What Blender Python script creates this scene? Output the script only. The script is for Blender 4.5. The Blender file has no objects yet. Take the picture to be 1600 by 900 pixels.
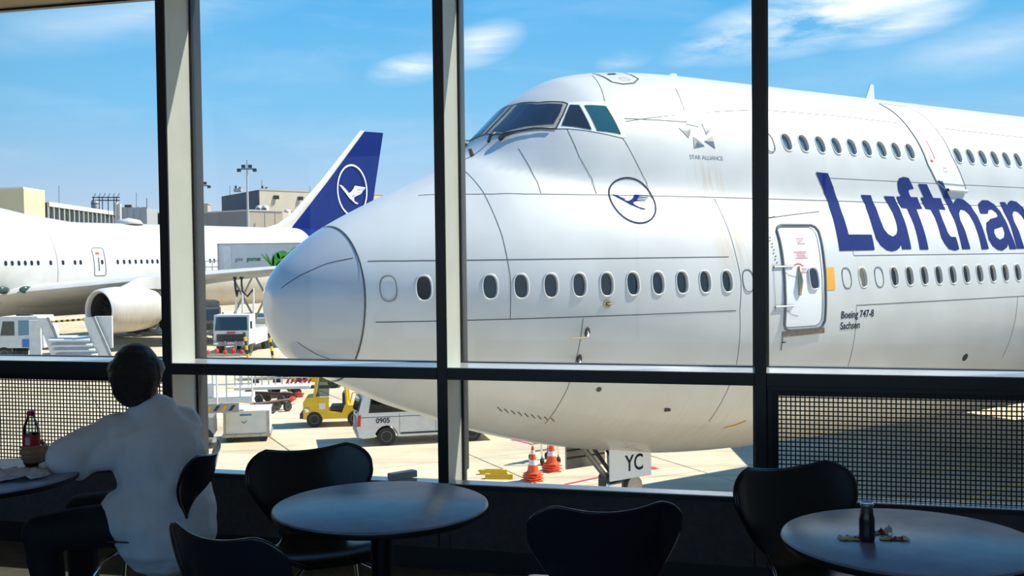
import bpy, bmesh, math, random
import numpy as np
from mathutils import Vector, Matrix
from mathutils.bvhtree import BVHTree

random.seed(7)
scn = bpy.context.scene
COL = scn.collection
rad_ = math.radians

# ------------------------------------------------------------------ camera
F_PX = 1600.0
PIT = math.atan(50 / 1600.0)
ROLL = 0.011
EYE = Vector((0, 0, 1.55))
FW = Vector((0, math.cos(PIT), -math.sin(PIT)))
_r0 = Vector((1, 0, 0)); _u0 = Vector((0, math.sin(PIT), math.cos(PIT)))
RT = (_r0 - ROLL * _u0).normalized()
UP = (_u0 + ROLL * _r0).normalized()
cam_data = bpy.data.cameras.new('camera')
cam = bpy.data.objects.new('camera', cam_data); COL.objects.link(cam)
cam_data.sensor_width = 36.0
cam_data.lens = 36.0 * F_PX / 1600.0
cam_data.clip_start = 0.05; cam_data.clip_end = 6000
cam.matrix_world = Matrix(((RT.x, UP.x, -FW.x, EYE.x), (RT.y, UP.y, -FW.y, EYE.y), (RT.z, UP.z, -FW.z, EYE.z), (0, 0, 0, 1)))
scn.camera = cam

def at(x, y, Y):
    """world point that lies at depth Y (world Y) on the line of sight of pixel x, y"""
    d = (x - 800) / F_PX * RT - (y - 450) / F_PX * UP + FW
    return EYE + d * (Y / d.y)

# ------------------------------------------------------------------ sky, sun, exposure
def ramp(nt, fac, stops):
    n = nt.nodes.new('ShaderNodeValToRGB')
    e = n.color_ramp.elements
    while len(e) > 1: e.remove(e[-1])
    e[0].position, e[0].color = stops[0][0], (*stops[0][1], 1)
    for p, c in stops[1:]:
        k = e.new(p); k.color = (*c, 1)
    nt.links.new(fac, n.inputs[0]); return n.outputs[0]
def mathn(nt, op, a, b=None, c=None, clamp=False):
    n = nt.nodes.new('ShaderNodeMath'); n.operation = op; n.use_clamp = clamp
    for i, v in enumerate((a, b, c)):
        if v is None: continue
        if isinstance(v, (int, float)): n.inputs[i].default_value = v
        else: nt.links.new(v, n.inputs[i])
    return n.outputs[0]
def mixc(nt, fac, a, b, mode='MIX'):
    n = nt.nodes.new('ShaderNodeMix'); n.data_type = 'RGBA'; n.blend_type = mode
    for s, v in ((n.inputs[0], fac), (n.inputs[6], a), (n.inputs[7], b)):
        if isinstance(v, (int, float)): s.default_value = v
        elif isinstance(v, tuple): s.default_value = (*v[:3], 1)
        else: nt.links.new(v, s)
    return n.outputs[2]

world = bpy.data.worlds.new('sky'); scn.world = world; world.use_nodes = True
nt = world.node_tree; nt.nodes.clear()
tc = nt.nodes.new('ShaderNodeTexCoord')
sep = nt.nodes.new('ShaderNodeSeparateXYZ'); nt.links.new(tc.outputs['Generated'], sep.inputs[0])
grad = ramp(nt, mathn(nt, 'MULTIPLY', sep.outputs[2], 2.0, clamp=True),
            [(0.0, (0.50, 0.56, 0.67)), (0.10, (0.40, 0.52, 0.70)), (0.28, (0.19, 0.46, 0.74)), (0.5, (0.085, 0.37, 0.72)), (1.0, (0.05, 0.22, 0.55))])
# thin high cloud: noise stretched along one direction
mp = nt.nodes.new('ShaderNodeMapping'); nt.links.new(tc.outputs['Generated'], mp.inputs[0])
mp.inputs['Rotation'].default_value = (0.0, rad_(-17), 0.0); mp.inputs['Scale'].default_value = (2.6, 2.0, 13.0)
no = nt.nodes.new('ShaderNodeTexNoise'); no.inputs['Scale'].default_value = 1.7; no.inputs['Detail'].default_value = 8; no.inputs['Roughness'].default_value = 0.62; no.inputs['Distortion'].default_value = 0.35
nt.links.new(mp.outputs[0], no.inputs['Vector'])
veil = mathn(nt, 'MULTIPLY_ADD', no.outputs[0], 2.6, -1.25, clamp=True)
def cloud_at(x, y, w, h, amp):
    """a wisp of cirrus round one direction of the sky"""
    d = (at(x, y, 100) - EYE).normalized()
    dt = nt.nodes.new('ShaderNodeVectorMath'); dt.operation = 'SUBTRACT'; nt.links.new(tc.outputs['Generated'], dt.inputs[0]); dt.inputs[1].default_value = d
    sc_ = nt.nodes.new('ShaderNodeMapping'); nt.links.new(dt.outputs[0], sc_.inputs[0])
    sc_.vector_type = 'POINT'; sc_.inputs['Rotation'].default_value = (0, rad_(w[1]), 0)
    m2 = nt.nodes.new('ShaderNodeVectorMath'); m2.operation = 'MULTIPLY'; nt.links.new(sc_.outputs[0], m2.inputs[0]); m2.inputs[1].default_value = (1 / w[0], 1 / w[0], 1 / h)
    ln = nt.nodes.new('ShaderNodeVectorMath'); ln.operation = 'LENGTH'; nt.links.new(m2.outputs[0], ln.inputs[0])
    return mathn(nt, 'MULTIPLY', mathn(nt, 'SUBTRACT', 1.0, ln.outputs[1], clamp=True), amp)
cl = cloud_at(1290, 22, (0.15, 11), 0.034, 2.2)
for a in ((1140, 60, (0.07, 16), 0.018, 1.6), (1400, 35, (0.08, 8), 0.02, 1.2), (750, 70, (0.05, 18), 0.022, 1.3), (640, 108, (0.045, 10), 0.016, 1.3), (975, 95, (0.03, 8), 0.010, 1.0), (1550, 70, (0.1, 10), 0.03, .5), (230, 20, (0.2, 14), 0.03, .5)):
    cl = mathn(nt, 'MAXIMUM', cl, cloud_at(*a))
wisp = mathn(nt, 'MULTIPLY', cl, mathn(nt, 'MULTIPLY_ADD', no.outputs[0], 3.4, -1.15, clamp=True), clamp=True)
tot = mathn(nt, 'MAXIMUM', wisp, mathn(nt, 'MULTIPLY', veil, 0.18), clamp=True)
skyc = mixc(nt, tot, grad, (0.86, 0.88, 0.93))
bg = nt.nodes.new('ShaderNodeBackground'); bg.inputs[1].default_value = 1.1
nt.links.new(skyc, bg.inputs[0])
wo = nt.nodes.new('ShaderNodeOutputWorld'); nt.links.new(bg.outputs[0], wo.inputs[0])

SUN_AZ, SUN_EL = rad_(13), rad_(49)
sdir = Vector((math.cos(SUN_EL) * math.cos(SUN_AZ), math.cos(SUN_EL) * math.sin(SUN_AZ), math.sin(SUN_EL)))
sl = bpy.data.lights.new('sun', 'SUN'); sl.energy = 6.6; sl.angle = rad_(0.55); sl.color = (1.0, 0.94, 0.84)
sun = bpy.data.objects.new('sun', sl); COL.objects.link(sun); sun.location = (60, 15, 60)
sun.rotation_euler = sdir.to_track_quat('Z', 'Y').to_euler()

vs = scn.view_settings
scn.display_settings.display_device = 'sRGB'
vs.view_transform = 'Standard'; vs.look = 'None'; vs.exposure = 0.30; vs.gamma = 1.0
try: vs.use_curve_mapping = False
except Exception: pass
cy = scn.cycles
cy.max_bounces = 9; cy.diffuse_bounces = 5; cy.glossy_bounces = 4; cy.transmission_bounces = 4; cy.transparent_max_bounces = 24
cy.sample_clamp_indirect = 6.0
try: cy.use_denoising = True
except Exception: pass

# ------------------------------------------------------------------ materials
MATS = {}
def mat(name, col, rough=0.5, metal=0.0, var=0.0, vscale=6.0, bump=0.0, bscale=60.0, coat=0.0, emit=None, spec=None):
    if name in MATS: return MATS[name]
    m = bpy.data.materials.new(name); m.use_nodes = True; t = m.node_tree
    b = t.nodes['Principled BSDF']
    b.inputs['Roughness'].default_value = rough; b.inputs['Metallic'].default_value = metal
    if coat: b.inputs['Coat Weight'].default_value = coat; b.inputs['Coat Roughness'].default_value = 0.05
    if spec is not None: b.inputs['Specular IOR Level'].default_value = spec
    tcn = t.nodes.new('ShaderNodeTexCoord')
    n = t.nodes.new('ShaderNodeTexNoise'); n.inputs['Scale'].default_value = vscale; n.inputs['Detail'].default_value = 5
    t.links.new(tcn.outputs['Object'], n.inputs['Vector'])
    lo = tuple(max(0, c * (1 - var)) for c in col); hi = tuple(min(1, c * (1 + var * .6)) for c in col)
    c = ramp(t, n.outputs[0], [(0.3, lo), (0.7, hi)]) if var else None
    if c is not None: t.links.new(c, b.inputs['Base Color'])
    else: b.inputs['Base Color'].default_value = (*col, 1)
    if bump:
        n2 = t.nodes.new('ShaderNodeTexNoise'); n2.inputs['Scale'].default_value = bscale; n2.inputs['Detail'].default_value = 4
        t.links.new(tcn.outputs['Object'], n2.inputs['Vector'])
        bp = t.nodes.new('ShaderNodeBump'); bp.inputs['Strength'].default_value = bump; bp.inputs['Distance'].default_value = 0.01
        t.links.new(n2.outputs[0], bp.inputs['Height']); t.links.new(bp.outputs[0], b.inputs['Normal'])
    if emit:
        b.inputs['Emission Color'].default_value = (*emit[0], 1); b.inputs['Emission Strength'].default_value = emit[1]
    MATS[name] = m; return m

def glass_mat(name, tint=(0.96, 0.985, 0.97), amount=0.55, rough=0.0):
    m = bpy.data.materials.new(name); m.use_nodes = True; t = m.node_tree; t.nodes.clear()
    o = t.nodes.new('ShaderNodeOutputMaterial'); mx = t.nodes.new('ShaderNodeMixShader')
    tr = t.nodes.new('ShaderNodeBsdfTransparent'); tr.inputs[0].default_value = (*tint, 1)
    gl = t.nodes.new('ShaderNodeBsdfGlossy'); gl.inputs['Roughness'].default_value = rough
    fr = t.nodes.new('ShaderNodeFresnel'); fr.inputs[0].default_value = 1.45
    t.links.new(mathn(t, 'MULTIPLY', fr.outputs[0], amount), mx.inputs[0])
    t.links.new(tr.outputs[0], mx.inputs[1]); t.links.new(gl.outputs[0], mx.inputs[2]); t.links.new(mx.outputs[0], o.inputs[0])
    MATS[name] = m; return m
M_GLASS = glass_mat('window_glass')
M_VGLASS = glass_mat('vehicle_glass', tint=(0.35, 0.42, 0.45), amount=1.0)

def skin_mat():
    """white painted aluminium, faint grime and brown run-off streaks, apron reflection painted into belly"""
    m = bpy.data.materials.new('aircraft_white'); m.use_nodes = True; t = m.node_tree; b = t.nodes['Principled BSDF']
    tcn = t.nodes.new('ShaderNodeTexCoord'); sp = t.nodes.new('ShaderNodeSeparateXYZ'); t.links.new(tcn.outputs['Object'], sp.inputs[0])
    n = t.nodes.new('ShaderNodeTexNoise'); n.inputs['Scale'].default_value = 0.9; n.inputs['Detail'].default_value = 6
    t.links.new(tcn.outputs['Object'], n.inputs['Vector'])
    base = ramp(t, n.outputs[0], [(0.3, (0.54, 0.525, 0.50)), (0.65, (0.605, 0.595, 0.575))])
    # fine vertical streaks
    mpn = t.nodes.new('ShaderNodeMapping'); t.links.new(tcn.outputs['Object'], mpn.inputs[0]); mpn.inputs['Scale'].default_value = (9, 1, 0.7)
    n2 = t.nodes.new('ShaderNodeTexNoise'); n2.inputs['Scale'].default_value = 1.2; n2.inputs['Detail'].default_value = 5; t.links.new(mpn.outputs[0], n2.inputs['Vector'])
    def band(v, a, b_, soft):
        x = mathn(t, 'DIVIDE', mathn(t, 'SUBTRACT', v, a), soft, clamp=True)
        y = mathn(t, 'DIVIDE', mathn(t, 'SUBTRACT', b_, v), soft, clamp=True)
        return mathn(t, 'MULTIPLY', x, y)
    bx = band(sp.outputs[0], 7.35, 8.45, 0.35); bz = band(sp.outputs[2], 5.9, 8.3, 0.5)
    st = mathn(t, 'MULTIPLY', mathn(t, 'MULTIPLY', bx, bz), mathn(t, 'MULTIPLY_ADD', n2.outputs[0], 3.2, -1.3, clamp=True), clamp=True)
    c = mixc(t, mathn(t, 'MULTIPLY', st, 0.75), base, (0.50, 0.36, 0.22))
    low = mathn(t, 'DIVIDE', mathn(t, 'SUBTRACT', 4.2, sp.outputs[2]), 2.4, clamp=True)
    c = mixc(t, mathn(t, 'MULTIPLY', low, mathn(t, 'MULTIPLY_ADD', n2.outputs[0], 1.1, 0.12, clamp=True)), c, (0.40, 0.33, 0.235))  # tan towards the belly: apron reflection painted in, broken up like grime
    t.links.new(c, b.inputs['Base Color'])
    b.inputs['Roughness'].default_value = 0.5; b.inputs['Coat Weight'].default_value = 0.4; b.inputs['Coat Roughness'].default_value = 0.10
    MATS['aircraft_white'] = m; return m
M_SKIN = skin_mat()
M_RADOME = mat('radome_paint', (0.40, 0.41, 0.43), 0.26, var=0.05, vscale=1.2, coat=0.7)
M_BLUE = mat('livery_blue', (0.004, 0.018, 0.135), 0.8, var=0.10, vscale=1.5, spec=.06)
M_INK = mat('black_lettering', (0.012, 0.014, 0.03), 0.75, spec=.2)
M_SEAM = mat('panel_seam_grey', (0.11, 0.105, 0.095), 0.8, spec=.2)
M_DSEAM = mat('door_seal_grey', (0.13, 0.14, 0.14), 0.7, spec=.25)
M_RING = mat('window_rim', (0.66, 0.64, 0.60), 0.35, metal=0.2)
M_POCKET = mat('window_recess', (0.55, 0.53, 0.50), 0.6)
M_PANE = mat('cabin_pane', (0.018, 0.02, 0.024), 0.05, coat=0.3)
M_UPANE = mat('upper_deck_pane', (0.10, 0.16, 0.20), 0.05, coat=0.5)
M_CPANE = mat('cockpit_pane', (0.018, 0.022, 0.035), 0.04, coat=0.6)
M_CPANE2 = mat('cockpit_side_pane', (0.02, 0.09, 0.12), 0.04, coat=0.6)
M_GOLD = mat('window_gasket', (0.50, 0.43, 0.32), 0.45, metal=0.3, var=0.3, vscale=30)
M_RED = mat('red_marking', (0.55, 0.05, 0.05), 0.55)
M_STEEL = mat('dull_steel', (0.42, 0.40, 0.36), 0.4, metal=0.7, var=0.2)
M_DSTEEL = mat('dark_steel', (0.07, 0.065, 0.06), 0.45, metal=0.5, var=0.2)
M_BRASS = mat('heated_probe_metal', (0.45, 0.36, 0.20), 0.35, metal=0.8)
M_ORANGE = mat('amber_marking', (0.78, 0.36, 0.015), 0.5)
M_BLACKR = mat('black_rubber', (0.018, 0.018, 0.018), 0.75)
M_CHROME = mat('chrome', (0.75, 0.75, 0.77), 0.12, metal=1.0)
M_WHITEV = mat('vehicle_white', (0.72, 0.72, 0.70), 0.4, var=0.10, vscale=2.5)
M_GREYV = mat('vehicle_grey', (0.34, 0.35, 0.35), 0.5, var=0.15, vscale=2.5)
M_DARKV = mat('vehicle_black_plastic', (0.03, 0.03, 0.032), 0.5)
M_YELV = mat('tug_yellow', (0.80, 0.50, 0.015), 0.42, var=0.12, vscale=3)
M_TYRE = mat('tyre', (0.025, 0.024, 0.023), 0.8)
M_REDV = mat('vehicle_red', (0.62, 0.035, 0.02), 0.45)
M_BLUEV = mat('vehicle_blue', (0.03, 0.20, 0.55), 0.4)

# ------------------------------------------------------------------ mesh helpers
def tag(o, label=None, cat=None, group=None, kind=None):
    if label: o['label'] = label
    if cat: o['category'] = cat
    if group: o['group'] = group
    if kind: o['kind'] = kind
    return o
def empty(name, loc=(0, 0, 0), rz=0.0, label=None, cat=None, group=None):
    o = bpy.data.objects.new(name, None); COL.objects.link(o); o.location = loc; o.rotation_euler = (0, 0, rz)
    o.empty_display_size = 0.1
    return tag(o, label, cat, group)
def link_mesh(name, me, m, parent=None):
    o = bpy.data.objects.new(name, me); COL.objects.link(o)
    if m is not None and not me.materials:
        for k in (m if isinstance(m, (list, tuple)) else [m]): me.materials.append(k)
    if parent: o.parent = parent
    return o
class MB:
    """collects simple shapes and links them as one mesh object"""
    def __init__(s): s.bm = bmesh.new()
    def box(s, c, d, rz=0.0, bev=0.0, M=None):
        r = bmesh.ops.create_cube(s.bm, size=1.0)['verts']
        X = Matrix.Translation(c) @ Matrix.Rotation(rz, 4, 'Z') @ Matrix.Diagonal((d[0], d[1], d[2], 1))
        if M: X = M @ X
        bmesh.ops.transform(s.bm, matrix=X, verts=r)
        if bev:
            es = list({e for v in r for e in v.link_edges})
            bmesh.ops.bevel(s.bm, geom=es, offset=bev, segments=2, affect='EDGES', profile=.5)
        return s
    def box2(s, a, b, bev=0.0):
        return s.box([(a[i] + b[i]) / 2 for i in range(3)], [abs(b[i] - a[i]) for i in range(3)], bev=bev)
    def cyl(s, p0, p1, r, r2=None, n=12, cap=True):
        p0, p1 = Vector(p0), Vector(p1); d = p1 - p0
        q = d.to_track_quat('Z', 'Y').to_matrix().to_4x4()
        bmesh.ops.create_cone(s.bm, cap_ends=cap, segments=n, radius1=r, radius2=r if r2 is None else r2, depth=d.length, matrix=Matrix.Translation((p0 + p1) / 2) @ q)
        return s
    def tube(s, pts, r, n=8):
        return s.loft(pts, [r] * len(pts) if not isinstance(r, (list, tuple)) else r, n=n)
    def loft(s, pts, rx, ry=None, side=None, n=12, dome=False, closed=False):
        pts = [Vector(p) for p in pts]; ry = ry or rx; N_ = len(pts)
        rings = []; prev = None
        idx = list(range(N_))
        data = []
        for i in idx:
            if closed: tg = (pts[(i + 1) % N_] - pts[i - 1]).normalized()
            else: tg = (pts[min(i + 1, N_ - 1)] - pts[max(i - 1, 0)]).normalized()
            ref = Vector(side) if side else (prev if prev is not None else (Vector((0, 0, 1)) if abs(tg.z) < .9 else Vector((1, 0, 0))))
            a = (ref - tg * ref.dot(tg)).normalized(); prev = a; b = tg.cross(a)
            data.append((pts[i], a, b, rx[i], ry[i], tg))
        if dome:
            p, a, b, x, y, tg = data[0]; e = []
            for f in (0.97, 0.8, 0.45): h = math.sqrt(1 - (1 - (1 - f)) ** 2) if False else math.sin(math.acos(f)); e.append((p - tg * min(x, y) * f, a, b, x * h, y * h, tg))
            p, a, b, x, y, tg = data[-1]; e2 = []
            for f in (0.45, 0.8, 0.97): h = math.sin(math.acos(f)); e2.append((p + tg * min(x, y) * f, a, b, x * h, y * h, tg))
            data = e + data + e2
        for p, a, b, x, y, tg in data:
            rings.append([s.bm.verts.new(p + a * x * math.cos(2 * math.pi * k / n) + b * y * math.sin(2 * math.pi * k / n)) for k in range(n)])
        M_ = len(rings)
        for i in range(M_ if closed else M_ - 1):
            A, B = rings[i], rings[(i + 1) % M_]
            for k in range(n): s.bm.faces.new((A[k], A[(k + 1) % n], B[(k + 1) % n], B[k]))
        if not closed:
            s.bm.faces.new(rings[0][::-1]); s.bm.faces.new(rings[-1])
        return s
    def prism(s, poly, off, M=None):
        """poly: 3D outline, off: extrusion vector"""
        off = Vector(off); A = [s.bm.verts.new(Vector(p)) for p in poly]; B = [s.bm.verts.new(Vector(p) + off) for p in poly]
        n = len(poly); fs = [s.bm.faces.new(A), s.bm.faces.new(B[::-1])]
        for i in range(n): fs.append(s.bm.faces.new((A[i], B[i], B[(i + 1) % n], A[(i + 1) % n])))
        return s
    def lathe(s, prof, c=(0, 0, 0), n=24, axis=None):
        q = Vector(axis).to_track_quat('Z', 'Y').to_matrix() if axis else Matrix.Identity(3)
        rs = []
        for r, z in prof:
            rs.append([s.bm.verts.new(Vector(c) + q @ Vector((r * math.cos(2 * math.pi * k / n), r * math.sin(2 * math.pi * k / n), z))) for k in range(n)])
        for i in range(len(rs) - 1):
            for k in range(n): s.bm.faces.new((rs[i][k], rs[i][(k + 1) % n], rs[i + 1][(k + 1) % n], rs[i + 1][k]))
        if prof[0][0] > 1e-4: s.bm.faces.new(rs[0][::-1])
        if prof[-1][0] > 1e-4: s.bm.faces.new(rs[-1])
        return s
    def sphere(s, c, r, n=16, sc=(1, 1, 1)):
        v = bmesh.ops.create_uvsphere(s.bm, u_segments=n, v_segments=max(6, n // 2), radius=1)['verts']
        bmesh.ops.transform(s.bm, matrix=Matrix.Translation(c) @ Matrix.Diagonal((r * sc[0], r * sc[1], r * sc[2], 1)), verts=v); return s
    def build(s, name, m, parent=None, smooth=False, M=None, auto=None):
        bmesh.ops.remove_doubles(s.bm, verts=s.bm.verts, dist=1e-6)
        bmesh.ops.recalc_face_normals(s.bm, faces=s.bm.faces)
        if M: bmesh.ops.transform(s.bm, matrix=M, verts=s.bm.verts)
        if smooth or auto:
            for f in s.bm.faces: f.smooth = True
        if auto:
            for e in s.bm.edges:
                if len(e.link_faces) == 2 and e.calc_face_angle(0) > rad_(auto): e.smooth = False
        me = bpy.data.meshes.new(name); s.bm.to_mesh(me); s.bm.free()
        return link_mesh(name, me, m, parent)
def copy_tree(o, parent=None):
    c = o.copy(); COL.objects.link(c); c.parent = parent
    for ch in list(o.children): copy_tree(ch, c)
    return c
def text_mesh(s, size=1.0, bold=0.0, xs=1.0):
    """built-in font as a flat mesh: returns verts (2D) and faces"""
    cu = bpy.data.curves.new('lettering_tmp', 'FONT'); cu.body = s; cu.size = size; cu.offset = bold; cu.resolution_u = 4
    ob = bpy.data.objects.new('lettering_tmp', cu); COL.objects.link(ob)
    dg = bpy.context.evaluated_depsgraph_get(); dg.update()
    me = bpy.data.meshes.new_from_object(ob.evaluated_get(dg))
    vs_ = [(v.co.x * xs, v.co.y) for v in me.vertices]; fs = [tuple(p.vertices) for p in me.polygons]
    bpy.data.objects.remove(ob); bpy.data.curves.remove(cu); bpy.data.meshes.remove(me)
    return vs_, fs
def flat_text(s, size, origin, ex, ey, m, name, parent, bold=0.0, xs=1.0):
    """lettering laid out on a plane: origin + x*ex + y*ey"""
    v, f = text_mesh(s, size, bold, xs)
    o, a, b = Vector(origin), Vector(ex), Vector(ey)
    me = bpy.data.meshes.new(name); me.from_pydata([o + a * x + b * y for x, y in v], [], f)
    return link_mesh(name, me, m, parent)
def pchip(xs, ys):
    xs = np.array(xs, float); ys = np.array(ys, float); h = np.diff(xs); d = np.diff(ys) / h; m = np.zeros(len(xs)); m[0] = d[0]; m[-1] = d[-1]
    for i in range(1, len(xs) - 1):
        if d[i - 1] * d[i] > 0: m[i] = 3 * (h[i - 1] + h[i]) / ((2 * h[i] + h[i - 1]) / d[i - 1] + (h[i] + 2 * h[i - 1]) / d[i])
    def f(x):
        x = np.clip(np.asarray(x, float), xs[0], xs[-1]); i = np.clip(np.searchsorted(xs, x) - 1, 0, len(xs) - 2); t = (x - xs[i]) / h[i]
        return (2 * t**3 - 3 * t * t + 1) * ys[i] + (t**3 - 2 * t * t + t) * h[i] * m[i] + (3 * t * t - 2 * t**3) * ys[i + 1] + (t**3 - t * t) * h[i] * m[i + 1]
    return f

M_HUB = mat('wheel_rim_grey', (.40, .40, .39), .5)
def wheel(parent, c, r, w=.22, axis='y', hub=M_HUB):
    ax = Vector((0, 1, 0)) if axis == 'y' else Vector((1, 0, 0))
    t = MB().lathe([(r * .55, -w / 2), (r * .93, -w / 2), (r, -w * .3), (r, w * .3), (r * .93, w / 2), (r * .55, w / 2)], c, 20, ax).build('wheel', M_TYRE, parent, auto=35)
    MB().lathe([(0.001, -w * .45), (r * .5, -w * .46), (r * .56, -w * .53), (r * .56, w * .53), (r * .5, w * .46), (0.001, w * .45)], c, 16, ax).build('hub', hub, t, auto=35)
    return t

GZ = -4.85   # apron level, the lounge floor is z = 0

# ================================================================== THE WINDOW WALL AND THE ROOM
FA = rad_(14.1)
FE = Vector((math.cos(FA), -math.sin(FA), 0)); FN = Vector((math.sin(FA), math.cos(FA), 0)); FO = Vector((-0.348, 5.0, 0))
FM = Matrix(((FE.x, FN.x, 0, FO.x), (FE.y, FN.y, 0, FO.y), (0, 0, 1, 0), (0, 0, 0, 1)))   # (along wall, outward, up) -> world
BAY = 1.517; GLN = 0.25; SILL = 0.44; TR0, TR1 = 0.948, 1.008; HEAD = 2.99; FWID = 0.052
M_FRAME = mat('frame_dark', (0.022, 0.022, 0.026), 0.38, var=0.1)
M_FIN = mat('mullion_paint', (0.80, 0.82, 0.72), 0.45, var=0.05)
M_CAP = mat('transom_top', (0.80, 0.83, 0.86), 0.22, metal=0.3)
M_PANEL = mat('sill_panel', (0.075, 0.072, 0.09), 0.55, var=0.2, vscale=30)
M_WALL = mat('lounge_wall', (0.46, 0.47, 0.50), 0.8)
M_CEIL = mat('ceiling_veneer', (0.42, 0.27, 0.12), 0.5, var=0.15, vscale=2)
M_FLOOR = mat('lounge_floor', (0.16, 0.15, 0.11), 0.45, var=0.2, vscale=12)

def struct(o): o['kind'] = 'structure'; return o
E0, E1, NB = -4.6, 4.6, -7.0
struct(MB().box2((E0, NB, -.1), (E1, GLN + .02, 0)).build('floor', M_FLOOR, M=FM))
struct(MB().box2((E0, NB, HEAD), (E1, GLN + .06, HEAD + .15)).build('ceiling', M_CEIL, M=FM))
struct(MB().box2((E0 - .1, NB, 0), (E0, GLN, HEAD)).build('wall_left', M_WALL, M=FM))
struct(MB().box2((E1, NB, 0), (E1 + .1, GLN, HEAD)).build('wall_right', M_WALL, M=FM))
wb = MB()
for q in (((E0, NB - .1, 0), (-4.3, NB, HEAD)), ((4.3, NB - .1, 0), (E1, NB, HEAD)), ((-4.3, NB - .1, 0), (4.3, NB, .5)), ((-4.3, NB - .1, 2.85), (4.3, NB, HEAD))): wb.box2(*q)
struct(wb.build('wall_back', M_WALL, M=FM))
wbk = empty('window_9'); wbk['kind'] = 'structure'      # added rear window, unseen behind the camera, lets in fill daylight
MB().box2((-4.3, NB - .06, .5), (4.3, NB - .05, 2.85)).build('pane', M_GLASS, wbk, M=FM)
fb = MB()
for e in (-4.3, -2.15, 0, 2.15, 4.26): fb.box2((e, NB - .09, .5), (e + .04, NB - .01, 2.85))
fb.build('window_frame', M_FRAME, wbk, M=FM)
# low wall under the glass, its panels part at each mullion
wf = struct(MB().box2((E0, .03, 0), (E1, .08, SILL - .022)).box2((E0, .08, 0), (E1, GLN + .05, .365)).build('wall_front', M_FRAME, M=FM))
for k in range(-3, 3):
    a = k * BAY + FWID / 2 + .004; b = (k + 1) * BAY - FWID / 2 - .004
    MB().box2((max(a, E0), 0.004, .115), (min(b, E1), .03, SILL - .022), bev=.002).build('wall_panel', M_PANEL, wf, M=FM)
for k in range(-2, 4):
    MB().box2((k * BAY - FWID / 2, 0.008, .115), (k * BAY + FWID / 2, .03, SILL - .022)).build('wall_panel', M_PANEL, wf, M=FM)
struct(MB().box2((E0, .02, 0), (E1, .03, .112)).build('baseboard_front', M_FRAME, M=FM))
# sill board and transoms (continuous), mullion fins
sill = struct(MB().box2((E0, -.012, SILL - .022), (E1, .082, SILL), bev=.004).build('trim_1', M_CAP, M=FM))
MB().box2((E0, -.014, SILL - .026), (E1, -.010, SILL - .004)).build('sill_edge', M_FRAME, sill, M=FM)
for i, k in enumerate(range(-3, 4)):
    e = k * BAY
    if e < E0: e = E0 + .03
    t = MB().box2((e - FWID / 2, 0, SILL), (e + FWID / 2, .012, HEAD), bev=.002).build('trim_%d' % (i + 2), M_FRAME, M=FM)
    struct(t)
    MB().box2((e - FWID / 2 + .001, .083, .365), (e + FWID / 2 - .001, GLN + .03, HEAD)).box2((e - FWID / 2 + .001, .012, SILL), (e + FWID / 2 - .001, .083, HEAD)).build('fin', M_FIN, t, M=FM)
    MB().box2((e - FWID / 2 - .004, GLN + .03, SILL), (e + FWID / 2 + .004, GLN + .10, HEAD), bev=.004).build('outer_cap', M_FRAME, t, M=FM)
wi = 1
for k in range(-3, 3):
    a = k * BAY + FWID / 2; b = (k + 1) * BAY - FWID / 2
    a = max(a, E0)
    t = MB().box2((a, -.002, TR0), (b, GLN - .012, TR1 - .003), bev=.002).build('trim_%d' % (20 + k), M_FRAME, M=FM); struct(t)
    MB().box2((a, .001, TR1 - .003), (b, GLN - .012, TR1)).build('transom_top', M_CAP, t, M=FM)
    w = empty('window_%d' % wi); w['kind'] = 'structure'; wi += 1
    for z0, z1 in ((.366, TR0), (TR1, HEAD)):
        MB().box2((a + .004, GLN, z0), (b - .004, GLN + .012, z1)).build('pane', M_GLASS, w, M=FM)
        f = MB()
        f.box2((a, GLN - .012, z0), (a + .012, GLN + .03, z1)); f.box2((b - .012, GLN - .012, z0), (b, GLN + .03, z1))
        f.box2((a + .012, GLN - .012, z0 - .003), (b - .012, GLN + .03, z0 + .004)); f.box2((a + .012, GLN - .012, z1 - .012), (b - .012, GLN + .03, z1))
        f.build('window_frame', M_FRAME, w, M=FM)
    MB().box2((a, GLN + .03, TR0), (b, GLN + .07, TR1 - .015), bev=.004).build('outer_cap', M_FRAME, w, M=FM)
# steel mesh guards in front of the lower panes of the outer bays
def mesh_guard(a, b, label):
    root = empty('mesh_guard', FM @ Vector(((a + b) / 2, .04, SILL)), -FA, label, 'guard', 'mesh guards below the transom')
    W, H, P = (b - a), TR0 - SILL, .0205
    L = Matrix.Identity(4)
    fr = MB()
    for q in (((-W / 2, -.006, .0), (-W / 2 + .022, .006, H)), ((W / 2 - .022, -.006, .0), (W / 2, .006, H)), ((-W / 2 + .022, -.006, H - .024), (W / 2 - .022, .006, H))): fr.box2(*q)
    fr.build('guard_frame', M_FRAME, root)
    g = MB(); t = .0028
    nx = int((W - .044) / P); nz = int((H - .026) / P)
    x0 = -W / 2 + .022
    for i in range(1, nx + 1): g.box2((x0 + i * P - t, -.0015, 0), (x0 + i * P + t, .0015, H - .024))
    for j in range(0, nz + 1): g.box2((-W / 2 + .022, -.0013, .004 + j * P - t), (W / 2 - .022, .0013, .004 + j * P + t))
    g.build('wire_grid', mat('guard_steel', (0.02, 0.021, 0.026), 0.4, metal=0.3), root)
    # dark inner surround between the guard and the glass
    s = MB(); s.box2((-W / 2, .012, H - .05), (W / 2, .19, H)); s.box2((-W / 2, .012, 0), (-W / 2 + .05, .19, H - .05)); s.box2((W / 2 - .03, .012, 0), (W / 2, .19, H - .05))
    s.build('guard_surround', M_FRAME, root)
mesh_guard(-2 * BAY + FWID / 2 + .003, -BAY - FWID / 2 - .003, 'square steel mesh guard under the transom, behind the man with the bottle')
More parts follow.
